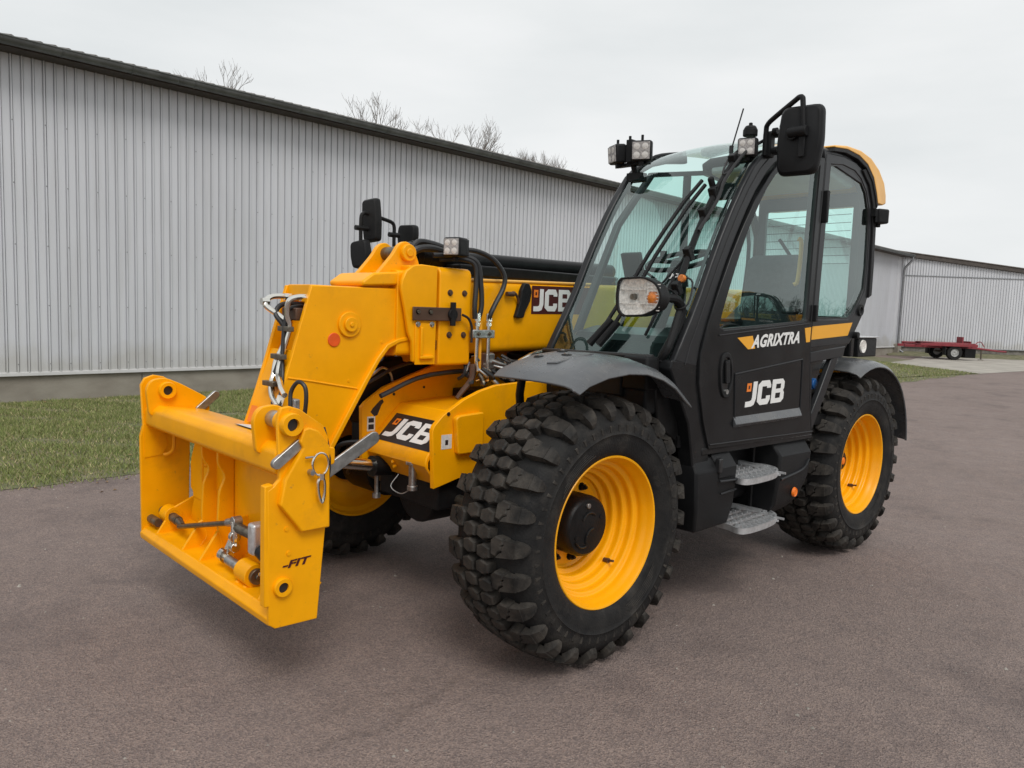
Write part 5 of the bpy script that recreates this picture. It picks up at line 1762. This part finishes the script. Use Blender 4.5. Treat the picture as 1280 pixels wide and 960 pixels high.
# rear work lamp on the near corner
T(MB().tube([(-2.63, YO + .0, 2.31), (-2.65, YO + .02, 2.31), (-2.68, YO + .03, 2.31)], .012, 8).box(-2.645, -2.61, YO, YO + .03, 2.285, 2.335), "lamp_bracket", BLK)
work_lamp((-2.70, YO + .015, 2.29), (-.9, .4, 0), .10, depth=.09)

# interior
LIN = LINER
T(MB().prism([(-1.90, 2.585), (-2.0, 2.60), (-2.45, 2.56), (-2.55, 2.48), (-2.45, 2.45), (-1.9, 2.53)], 'y', YI + .06, YO - .07), "headliner", LIN, bevel=.02)
T(MB().box(-2.58, -.62, YI + .05, YO - .06, .92, .98), "cab_floor", BLKM)
T(MB().prism([(-.50, 1.33), (-.62, 1.48), (-.80, 1.52), (-.86, 1.46), (-.72, 1.0), (-.60, 1.0)], 'y', YI + .06, YO - .10), "dashboard", PILLAR, bevel=.02)
T(MB().prism(rpoly([(-1.3, 1.0), (-1.3, 1.52), (-1.45, 1.58), (-2.2, 1.58), (-2.4, 1.7), (-2.5, 1.7), (-2.5, 1.0)], .03), 'y', YI + .05, YI + .26), "side_console", PILLAR, bevel=.02)
st = T(MB().prism(rpoly([(-1.72, 1.40), (-1.72, 1.50), (-2.15, 1.52), (-2.22, 1.46), (-2.2, 1.40)], .03, 3), 'y', .47, .96), "seat", SEAT, bevel=.03, seg=3)
T(MB().prism(rpoly([(-2.08, 1.50), (-2.14, 1.98), (-2.22, 2.02), (-2.30, 1.98), (-2.24, 1.48)], .03, 3), 'y', .50, .93), "backrest", SEAT, st, bevel=.05, seg=4)
T(MB().prism([(-1.8, 1.0), (-1.8, 1.38), (-2.15, 1.38), (-2.15, 1.0)], 'y', .52, .92), "seat_pedestal", BLKM, st, bevel=.02)
T(MB().box(-2.1, -1.75, .97, 1.02, 1.62, 1.66), "armrest", SEAT, st, bevel=.015)
sw = T(MB().lathe([(.19 + .014 * math.cos(a), .014 * math.sin(a)) for a in np.linspace(0, 6.283, 11)[:-1]], (0, 0, 0), 'z', 40), "steering_wheel", BLK)
sw.location = Vector((-1.10, .68, 1.90)) - TH.location
sw.rotation_euler = (0, R_(20), 0)
mb = MB().cyl((0, 0, 0), 'z', .05, -.03, .01, 16)
for k in range(3):
    a = k * 2.094 + .5
    mb.tube([(0, 0, -.01), (.19 * math.cos(a), .19 * math.sin(a), 0)], .012, 6)
o = mb.build("steering_spokes", BLK, None, centre=False); o.parent = sw
T(MB().tube([(-.85, .68, 1.40), (-1.09, .68, 1.88)], .045, 12), "steering_column", BLK)
T(MB().cyl((-1.02, .62, 1.93), 'z', .02, -.03, .02, 10).tube([(-1.06, .55, 1.79), (-1.0, .5, 1.84)], .008, 6), "column_stalk", BLK)
T(MB().tube([(-1.55, YI + .15, 1.58), (-1.52, YI + .16, 1.78)], .014, 8).cyl((-1.52, YI + .16, 1.80), 'z', .028, -.03, .04, 14, .02), "joystick", BLK)
T(MB().obox((-1.02, YI + .14, 1.86), (.94, 0, -.34), (0, 1, 0), (.34, 0, .94), .015, .07, .09), "display", BLK, bevel=.008)
T(MB().tube([(-.92, YI + .14, 1.48), (-1.03, YI + .14, 1.80)], .012, 8), "display_arm", BLK)
T(MB().box(-1.29, -1.24, .78, .90, 2.25, 2.34), "camera_monitor", BLK, bevel=.01)
T(MB().add([wsp(9.3, .88, -.008), wsp(9.3, .95, -.008), wsp(8.7, .95, -.008), wsp(8.7, .88, -.008)], [(0, 1, 2, 3)]), "windscreen_sticker", DSTEEL, recalc=False)
T(MB().tube([(-2.3, YI + .12, 1.6), (-2.35, YI + .12, 2.1), (-2.2, YI + .12, 2.45)], .014, 8, 4), "grab_rail", BLK)
T(MB().tube([(-1.86, .99, 1.80), (-1.87, 1.01, 1.83), (-1.885, 1.01, 2.05), (-1.875, .99, 2.08)], .013, 8, 4), "reflected_bar", CREAM)  # solid bar added in place of a pale yellow reflection in the door glass
T(MB().box(-2.35, -2.29, .50, .58, 1.82, 1.92), "radio_box", BLK, bevel=.01)
T(MB().tube([(-2.32, .54, 1.6), (-2.32, .54, 1.85), (-2.25, .60, 2.0)], .010, 8, 4), "radio_stalk", BLK)
T(MB().tube([(-2.45, YO - .25, 1.75), (-2.55, YO - .6, 2.15)], .012, 8), "rear_wiper", BLK)
fp = frame_pt(wsp(3.45, .80, .004), (0, 1, 0), (-.42, 0, 1), (1, 0, .42))
text_mesh("JCB.", fp, .030, shear=.1, bold=.03, sx=1.3, m=WHITE, parent=TH, name="windscreen_lettering")

# ------------------------------------------------------------------ cab front below the windscreen
T(MB().prism([(-.46, 1.375), (-.42, 1.30), (-.45, 1.05), (-.62, .95), (-.80, .90), (-1.0, .90), (-1.0, 1.33), (-.70, 1.40)], 'y', YI, YO - .07), "cab_front", BLKM, bevel=.01)
T(MB().prism([(-.45, 1.375), (-.44, 1.33), (-.62, 1.05), (-.70, .75), (-.72, .50), (-.84, .48), (-.82, .91), (-.735, 1.08), (-.67, 1.28), (-.665, 1.36)], 'y', YO - .09, YO - .001), "lower_pillar", BLKP, bevel=.008)
T(MB().box(-.40, -.34, .42, .90, 1.18, 1.33), "cowl_panel", BLK, bevel=.01)
T(MB().box(-.44, -.34, .90, 1.05, 1.22, 1.385), "cowl_box", BLK, bevel=.012)
T(MB().box(-.50, -.36, YO - .26, YO - .08, 1.10, 1.36), "cowl_block", BLK, bevel=.015)
for c in ((-.35, 1.0, 1.345), (-.35, .5, 1.28), (-.35, .8, 1.28)):
    T(MB().cyl(c, 'x', .009, 0, .02, 8), "cowl_bolt", DSTEEL)
T(MB().tube([(-.40, .30, 1.372), (-.395, 1.04, 1.385)], .012, 8), "cowl_seal", HOSE)
T(MB().prism([(-.50, .9), (-.56, .48), (-1.0, .45), (-1.0, .9)], 'y', .35, .95), "wheel_arch_panel", BLKM)
T(MB().box(-2.0, -.75, .35, .95, .52, .95), "understep_core", BLKM, bevel=.02)
# sill
T(MB().prism([(-.75, .915), (-1.98, .885), (-1.99, .855), (-.75, .875)], 'y', YO - .12, YO + .004), "cab_sill", BLKP, bevel=.006)
T(MB().tube([(-.80, YO + .006, .912), (-1.97, YO + .006, .884)], .004, 6), "sill_edge", GREYP)

# wipers and the bundle that climbs the near pillar
def onws(k, t, o_=.03):
    return wsp(k, t, o_)


for a, b, c, d in ((.25, .44, 7.0, .78), (.25, .52, 6.8, .82)):
    pts = [onws(a + (c - a) * s, b + (d - b) * s, .035 + .02 * math.sin(s * 3.14)) for s in np.linspace(0, 1, 8)]
    T(MB().tube(pts, .0105, 8), "wiper_arm", BLK)
T(MB().tube([onws(.2, .44, .05), onws(1.6, .54, .05)], .020, 10).tube([onws(.2, .52, .05), onws(1.5, .60, .05)], .020, 10), "wiper_arm_cover", BLK)
T(MB().tube([onws(1.2, .80, .012), onws(7.4, .90, .014)], .008, 6).tube([onws(2.2, .66, .010), onws(4.5, .90, .012)], .006, 6), "wiper_blade", BLK)
T(MB().obox(onws(6.7, .88, .03), (.55, 0, .83), (0, 1, 0), (.83, 0, -.55), .06, .014, .016), "wiper_motor", BLK, bevel=.01)
pts = [onws(k, t, .03) for k, t in ((9.5, .965), (8.2, .94), (6.8, .915), (5.2, .905), (3.8, .905), (2.6, .91))]
T(MB().tube(pts, .017, 8, 4), "pillar_grab_bar", BLK)
pts = [onws(k, t, .05) for k, t in ((9.8, 1.02), (8.4, .99), (7.0, .96), (6.0, .97), (5.0, .93))]
T(MB().tube(pts, .009, 8, 4), "pillar_cable", CABLEC)
pts = [onws(k, t, .045) for k, t in ((9.3, .95), (8.5, .92), (7.8, .90), (7.2, .92), (7.4, .96))]
T(MB().tube(pts, .006, 6, 4), "pillar_cable", CABLEC)
pts = [onws(k, t, .04) for k, t in ((3.4, .93), (3.2, 1.0), (2.4, 1.02), (2.2, .96), (2.6, .92))]
T(MB().tube(pts, .005, 6, 4), "pillar_cable", CABLEC)
for k, t in ((7.9, .93), (6.4, .91), (5.6, .905), (4.2, .905), (3.0, .91)):
    T(MB().obox(onws(k, t, .035), (.5, 0, .86), (0, 1, 0), (.86, 0, -.5), .035, .020, .02), "cable_clamp", BLK, bevel=.005)
T(MB().cyl(onws(3.3, .93, .045), 'x', .020, -.01, .012, 14), "side_repeater", AMB, bevel=.003)
T(MB().tube([onws(2.2, .97, .02), onws(.6, 1.0, .03), (-.46, 1.03, 1.36)], .020, 8, 4), "lower_grab_bar", BLK)

# near headlight on its stalk
HX = -.30
hl = rpoly([(.885, 1.735), (.90, 1.76), (1.04, 1.765), (1.12, 1.735), (1.155, 1.67), (1.13, 1.61), (1.05, 1.578), (.92, 1.572), (.888, 1.60), (.878, 1.67)], .03, 4)
hcy, hcz = 1.015, 1.668
sh_ = lambda pts, k: [(hcy + (a - hcy) * k, hcz + (b - hcz) * k) for a, b in pts]
hb = MB()
hb.loft([[(HX - .042, a, b) for a, b in sh_(hl, .99)], [(HX - .07, a, b) for a, b in sh_(hl, .92)], [(HX - .12, a, b) for a, b in sh_(hl, .6)]])
hb = T(hb, "headlight", BLK, bevel=.004, ang=50)
T(MB().ring([p for p in hl], sh_(hl, .90), 'x', HX - .045, HX + .014), "lamp_rim", BLK, hb, bevel=.003)
# reflector halves
inn = sh_(hl, .90)
cut = 1.055
def clip(pts, keep):
    res = []
    n = len(pts)
    for i in range(n):
        a, b = pts[i], pts[(i + 1) % n]
        ina, inb = keep(a[0]), keep(b[0])
        if ina: res.append(a)
        if ina != inb:
            t = (cut - a[0]) / (b[0] - a[0])
            res.append((cut, a[1] + t * (b[1] - a[1])))
    return res


L_ = clip(inn, lambda y: y < cut)
R__ = clip(inn, lambda y: y >= cut)
T(MB().add([(HX + .002, a, b) for a, b in L_] + [(HX - .035, .965, 1.67)], [(i, (i + 1) % len(L_), len(L_)) for i in range(len(L_))]), "reflector", LENS, hb, ang=20)
T(MB().prism(R__, 'x', HX - .01, HX + .001), "indicator_reflector", LENS, hb)
T(MB().lathe([(.0, .012), (.018, .012), (.030, .004), (.034, .001)], (HX + .001, 1.092, 1.665), 'x', 20, closed=False), "indicator_bulb", AMB, hb)
T(MB().lathe([(.0, .004), (.014, .004), (.016, -.02)], (HX - .01, .965, 1.67), 'x', 16, closed=False), "bulb_shield", DSTEEL, hb)
for z in (1.705, 1.638):
    T(MB().box(HX - .003, HX + .004, .90, 1.05, z - .002, z + .002), "reflector_step", LENS, hb)
for i in range(9):
    T(MB().box(HX + .0055, HX + .0075, cut + .004, 1.135, 1.605 + i * .015, 1.609 + i * .015), "lens_rib", LENS, hb)
T(MB().add([(HX + .011, a, b) for a, b in inn], [tuple(range(len(inn)))]), "lamp_glass", CLEAR, hb, recalc=False)
T(MB().tube([(HX - .10, 1.04, 1.665), (-.46, 1.055, 1.672), (-.545, 1.06, 1.66), (-.585, 1.06, 1.60), (-.545, 1.055, 1.50), (-.475, 1.045, 1.40), (-.46, 1.04, 1.36)], .023, 10, 5), "headlight_stalk", BLK)
T(MB().cyl((-.42, 1.05, 1.668), 'x', .03, -.03, .04, 14).tube([(-.40, 1.05, 1.70), (-.48, 1.06, 1.71), (-.55, 1.07, 1.66)], .006, 6, 4), "stalk_clamp", BLK, bevel=.004)

# roof corner lamps, beacon, camera, antenna, near mirror
work_lamp((-1.0, .265, 2.525), (.9, -.42, -.1), .115, depth=.07)
work_lamp((-1.0, .445, 2.525), (.88, .46, -.1), .120, depth=.06)
T(MB().tube([(-1.08, .35, 2.40), (-1.04, .35, 2.48), (-1.04, .35, 2.52)], .018, 8).box(-1.06, -1.02, .24, .47, 2.455, 2.475).box(-1.12, -1.05, .30, .40, 2.37, 2.42), "lamp_bracket", BLK, bevel=.003)
T(MB().box(-1.03, -.99, .335, .375, 2.47, 2.60), "lamp_bracket", BLK, bevel=.003)
for c in ((-1.0, .265, 2.59), (-1.0, .445, 2.595), (-1.0, .355, 2.60)):
    T(MB().cyl(c, 'z', .008, -.01, .02, 8), "bracket_bolt", BLK)
T(MB().tube([(-1.10, .33, 2.44), (-1.30, .32, 2.555), (-1.6, .30, 2.625)], .010, 8, 4), "roof_edge_trim", BLK)
work_lamp((-1.10, 1.065, 2.485), (.96, .28, -.08), .100, depth=.06)
T(MB().cyl((-1.115, 1.065, 2.545), 'z', .038, 0, .035, 20).cyl((-1.115, 1.065, 2.58), 'z', .036, 0, .018, 20, .026).cyl((-1.115, 1.065, 2.597), 'z', .010, 0, .018, 12), "roof_camera", BLK, bevel=.004)
T(MB().tube([(-1.16, .93, 2.50), (-1.20, .965, 2.72)], .0045, 6).cyl((-1.16, .93, 2.49), 'z', .012, -.02, .03, 8), "antenna", CABLEC)
T(MB().box(-1.23, -1.18, 1.10, 1.15, 2.44, 2.57).box(-1.26, -1.20, 1.10, 1.19, 2.46, 2.49).box(-1.26, -1.20, 1.10, 1.18, 2.55, 2.58), "mirror_bracket", BLK, bevel=.008)
for c in ((-1.18, 1.16, 2.57), (-1.18, 1.17, 2.47), (-1.24, 1.17, 2.60)):
    T(MB().cyl(c, 'y', .016, 0, .025, 10), "bracket_bolt", BLK)
T(MB().tube([(-1.18, 1.12, 2.45), (-1.18, 1.12, 2.575), (-1.172, 1.13, 2.605), (-1.158, 1.17, 2.63), (-1.118, 1.30, 2.688), (-1.108, 1.33, 2.70), (-1.10, 1.350, 2.694), (-1.098, 1.357, 2.665), (-1.098, 1.37, 2.52)], .0135, 10, 4), "mirror_arm", BLK, ang=60)
def mirror(cx_, yc, zc, w, h, tilt=0.0, th=.045, name="mirror", turn=0.0):
    po = rpoly([(-w / 2 * .90, -h / 2), (w / 2 * .80, -h / 2), (w / 2, -h * .05), (w / 2 * .94, h / 2), (-w / 2 * .84, h / 2), (-w / 2, 0)], w * .18, 5)
    mb = MB()
    mb.loft([[(.03, a * .86, b * .90) for a, b in po], [(.018, a * .96, b * .97) for a, b in po], [(-.005, a, b) for a, b in po], [(-.022, a * .99, b * .99) for a, b in po]])
    o = mb.build(name, BLK, None, bevel=.003, ang=60, centre=False)
    o.parent = TH
    o.location = Vector((cx_, yc, zc)) - TH.location
    o.rotation_euler = (tilt, 0, turn)
    g = MB().add([(-.0235, a * .93, b * .94) for a, b in po], [tuple(range(len(po)))]).build("mirror_face", MIRR, None, centre=False, recalc=False)
    g.parent = o
    return o


m1 = mirror(-1.13, 1.34, 2.49, .235, .345, turn=.12)
T(MB().cyl((-1.085, 1.345, 2.525), 'y', .027, -.045, .05, 16).cyl((-1.10, 1.315, 2.522), 'x', .034, -.01, .02, 18).box(-1.096, -1.084, 1.352, 1.385, 2.40, 2.50), "mirror_clamp", BLK, bevel=.003)

# far side mirrors and lamp on the far mudguard
FY = -.95
m2 = mirror(-.09, FY, 2.115, .135, .27, tilt=.10, turn=.2, name="far_mirror")
m3 = mirror(-.02, FY - .01, 1.90, .145, .17, tilt=.16, turn=.25, name="far_mirror")
m4 = mirror(-.37, FY, 2.045, .15, .14, tilt=.0, turn=.3, name="far_mirror")
T(MB().tube([(-.27, FY, 1.75), (-.26, FY, 2.0), (-.26, FY, 2.085), (-.245, FY, 2.115), (-.19, FY, 2.13), (-.05, FY, 2.155), (-.025, FY, 2.15), (-.01, FY, 2.12), (-.01, FY, 1.97)], .012, 10, 4), "far_mirror_arm", BLK, ang=60)
T(MB().tube([(-.30, FY, 2.04), (-.22, FY, 2.04)], .016, 8).tube([(-.03, FY, 2.06), (.03, FY, 2.06)], .016, 8).tube([(-.01, FY, 2.06), (-.10, FY, 2.06)], .014, 8), "mirror_clamp", BLK)
T(MB().tube([(-.27, FY, 1.2), (-.27, FY, 1.78)], .018, 8), "far_mirror_post", BLK)
T(MB().loft([[(-.04, FY - .10 * c_, 1.69 + .065 * s_) for c_, s_ in [(math.cos(t), math.sin(t)) for t in np.linspace(0, 6.283, 15)[:-1]]], [(-.12, FY - .09 * c_, 1.69 + .058 * s_) for c_, s_ in [(math.cos(t), math.sin(t)) for t in np.linspace(0, 6.283, 15)[:-1]]]]), "far_headlight", BLK, bevel=.01)

# ------------------------------------------------------------------ mudguards
def front_guard(sg=1, name="front_mudguard"):
    prof = [(.385, 1.285), (.35, 1.305), (.26, 1.335), (.14, 1.365), (.0, 1.378), (-.13, 1.372), (-.25, 1.342), (-.35, 1.298), (-.43, 1.240), (-.49, 1.180)]
    ys = [.765, .83, .92, 1.02, 1.10, 1.16, 1.195, 1.205]
    dr = [.012, .016, .016, .012, .003, -.012, -.034, -.055]
    g = []
    for i, (x, z) in enumerate(prof):
        row = []
        e = 0 if i == 0 else (1 if i < 9 else .6)
        for y, d in zip(ys, dr):
            xx = x - (.03 * max(0, (y - .9) / .3) if i < 2 else 0)
            row.append((xx, sg * y, z + d * (e if i else .35)))
        g.append(row)
    o = T(MB().shell(g, .010), name, GREYP, bevel=.003, ang=50)
    rd = MB().shell([[(x, sg * y, z + .006) for x, y, z in ((.26, .96, 1.352), (.24, 1.005, 1.356))], [(x, sg * y, z + .006) for x, y, z in ((.02, .96, 1.392), (.02, 1.005, 1.390))], [(x, sg * y, z + .006) for x, y, z in ((-.26, .96, 1.354), (-.26, 1.005, 1.352))]], .01)
    T(rd, "guard_ridge", GREYP, o, bevel=.004)
    for (x, y, z) in ((.17, .83, 1.376), (.10, .93, 1.388), (.02, .83, 1.397)):
        T(MB().lathe([(.0, .012), (.022, .010), (.030, .0)], (x, sg * y, z), 'z', 20, closed=False), "guard_bolt", BLK, o)
        T(MB().cyl((x, sg * y, z + .010), 'z', .010, 0, .006, 8), "bolt_head", STEEL, o)
    T(MB().tube([(.24, sg * .80, 1.33), (.18, sg * .72, 1.20), (.10, sg * .66, 1.0)], .020, 10), "guard_stay", BLK, o)
    return o


front_guard(1)
front_guard(-1)


def rear_guard(sg=1):
    g = []
    for i, a in enumerate(np.linspace(112, 12, 16)):
        a = float(a)
        row = []
        for y, d in ((.72, .0), (.85, .008), (1.0, .008), (1.10, .0), (1.155, -.016), (1.175, -.038)):
            r = .735 + d - (.045 if a < 50 else .0) * (50 - a) / 50 + .02 * math.sin(R_(a * 2))
            row.append((-2.75 + r * math.cos(R_(180 - a)) * -1 * -1 if False else -2.75 - r * math.cos(R_(a)), sg * y, .60 + r * math.sin(R_(a)) - .02))
        g.append(row)
    return T(MB().shell(g, .012), "rear_mudguard", GREYP, bevel=.004, ang=50)


rear_guard(1)
rear_guard(-1)
# lamp box behind the near rear wheel top
rb_ = T(MB().box(-3.18, -2.86, .84, 1.0, 1.34, 1.475), "rear_lamp_box", BLK, bevel=.008)
T(MB().lathe([(.0, .006), (.03, .004), (.045, .010), (.048, .0)], (-2.93, 1.0, 1.415), 'y', 24, closed=False), "rear_lamp_lens", LENS, rb_)
T(MB().box(-3.19, -2.85, .83, 1.012, 1.476, 1.486), "lamp_box_lid", GALV, rb_, bevel=.003)
T(MB().cyl((-2.50, YO - .02, 1.50), 'y', .022, 0, .05, 12), "rubber_buffer", BLK, bevel=.004)

# ------------------------------------------------------------------ boxes and steps below the door
tbx = T(MB().loft([[(-.70, YO - .02, .865), (-1.045, YO - .02, .865), (-1.045, .75, .865), (-.70, .75, .865)],
                   [(-.665, YO + .035, .80), (-1.06, YO + .035, .80), (-1.06, .75, .80), (-.665, .75, .80)],
                   [(-.68, YO + .035, .60), (-1.05, YO + .03, .60), (-1.05, .75, .60), (-.68, .75, .60)],
                   [(-.71, YO + .01, .475), (-1.04, YO + .005, .475), (-1.04, .75, .475), (-.71, .75, .475)]]), "step_box", BLK, bevel=.014, seg=3)
T(MB().loft([[(-.86, YO - .012, .874), (-1.035, YO - .012, .874), (-1.035, YO - .1, .874), (-.86, YO - .1, .874)], [(-.86, YO + .040, .800), (-1.045, YO + .040, .800), (-1.045, YO - .05, .80), (-.86, YO - .05, .80)],
              [(-.87, YO + .040, .745), (-1.035, YO + .040, .745), (-1.035, YO - .0, .745), (-.87, YO - .0, .745)]]), "box_lid", BLK, tbx, bevel=.006)
T(MB().box(-.885, -.855, YO + .02, YO + .050, .78, .855), "lid_latch", HOSE, tbx, bevel=.006)
T(MB().tube([(-.87, YO + .045, .735), (-1.04, YO + .045, .725)], .006, 6).tube([(-.89, YO + .043, .665), (-1.04, YO + .043, .672)], .005, 6), "box_swage", PILLAR, tbx)
tnk = T(MB().loft([[(-1.53, YO - .03, .875), (-1.95, YO - .03, .862), (-1.95, .70, .862), (-1.53, .70, .875)],
                   [(-1.545, YO + .03, .79), (-1.94, YO + .03, .785), (-1.94, .70, .785), (-1.545, .70, .79)],
                   [(-1.54, YO + .03, .66), (-1.915, YO + .03, .64), (-1.915, .70, .64), (-1.54, .70, .66)],
                   [(-1.53, YO + .015, .50), (-1.84, YO + .015, .52), (-1.84, .70, .52), (-1.53, .70, .50)],
                   [(-1.53, YO - .03, .43), (-1.77, YO - .03, .445), (-1.77, .70, .445), (-1.53, .70, .43)]]), "fuel_tank", BLK, bevel=.016, seg=3)
T(MB().tube([(-1.56, YO + .033, .655), (-1.82, YO + .033, .685), (-1.90, YO + .033, .74)], .008, 6, 4), "tank_swage", PILLAR, tnk)
T(MB().lathe([(.0, .010), (.018, .010), (.022, .007), (.026, .010), (.030, .0)], (-1.745, YO + .028, .555), 'y', 28, closed=False), "side_reflector", ORNG, tnk)
T(MB().box(-1.54, -1.05, .72, .80, .42, .88), "step_back", BLKM, bevel=.004)
T(MB().tube([(-1.07, YO - .12, .85), (-1.07, YO - .12, .42)], .012, 6).tube([(-1.50, YO - .12, .85), (-1.50, YO - .12, .42)], .012, 6), "step_hanger", BLKM)
T(MB().cyl((-1.30, .80, .83), 'y', .012, 0, .02, 8).cyl((-1.12, .80, .80), 'y', .012, 0, .02, 8).cyl((-1.25, .80, .50), 'y', .012, 0, .02, 8), "frame_bolt", STEEL)


def step(z, x0, x1):
    mb = MB()
    rows = ((.965, x0 + .0, x1 + .03), (1.025, x0 + .01, x1 - .02), (1.085, x0 + .01, x1 - .015), (1.145, x0 + .02, x1 + .02), (1.188, x0 + .01, x1 + .09))
    for y, xa, xb in rows:          # toothed bars of the open grating
        n = 17
        for i in range(n):
            xx = xa + (xb - xa) * (i + .5) / n
            mb.box(xx - .0075, xx + .0055, y - .011, y + .011, z - .003, z + (.011 if i % 2 else .002))
        mb.box(min(xa, xb), max(xa, xb), y - .010, y + .010, z - .012, z - .002)
    for i in range(7):
        xx = x0 + (x1 - x0) * (i + .5) / 7
        mb.box(xx - .004, xx + .004, .95, 1.21, z - .020, z - .008)
    o = T(mb, "step_grating", GALV)
    ctl = [Vector(p) for p in ((x0, .94, z), (x0 + .01, 1.10, z), (x0 + .035, 1.190, z), (x0 - .03, 1.218, z), (x0 - .20, 1.220, z), (x1 + .12, 1.198, z), (x1 + .02, 1.14, z), (x1 - .015, 1.05, z), (x1 + .02, .95, z))]
    pts = spline(ctl, 5)
    outer_, inner_ = [], []
    for i, p in enumerate(pts):
        t = (pts[min(i + 1, len(pts) - 1)] - pts[max(i - 1, 0)]).normalized()
        nrm = Vector((-t.y, t.x, 0)) * .006
        outer_.append((p + nrm)); inner_.append((p - nrm))
    secs = [[(a.x, a.y, z - .024), (a.x, a.y, z + .008), (b.x, b.y, z + .008), (b.x, b.y, z - .024)] for a, b in zip(outer_, inner_)]
    T(MB().loft(secs), "step_rim", GALV, o, ang=40)
    T(MB().loft([[(x1 + .12, .91, z + .002), (x1 + .04, .93, z + .002), (x1 - .0, 1.06, z + .002), (x1 + .08, 1.08, z + .002)], [(x1 + .12, .91, z + .034), (x1 + .05, .93, z + .020), (x1 + .012, 1.06, z + .010), (x1 + .08, 1.08, z + .006)]]), "step_cheek", GALV, o)
    T(MB().box(x1 + .02, x0 - .01, .80, .96, z - .02, z + .0), "step_bracket", BLKM, o)
    return o


step(.725, -1.08, -1.52)
step(.455, -1.08, -1.54)


# ------------------------------------------------------------------ a second machine across the yard, mirrored in the door glass
def copy_big(o, parent):
    big = o.type == 'EMPTY' or max(o.dimensions) > .35 or o.type != 'MESH'
    if not big:
        return
    c = o.copy()
    for m_ in list(c.modifiers):
        c.modifiers.remove(m_)
    COL.objects.link(c)
    c.parent = parent
    for ch in list(o.children):
        copy_big(ch, c)
    return c


bpy.context.view_layer.update()
T2 = copy_big(TH, None)
T2.location = (-28, 15.5, 0)
T2.rotation_euler = (0, 0, R_(-125))
T2['label'] = "second yellow telescopic handler across the yard, outside the frame, mirrored in the door window"
for o_ in (TH, T2):
    o_['group'] = "telescopic handlers in the yard"
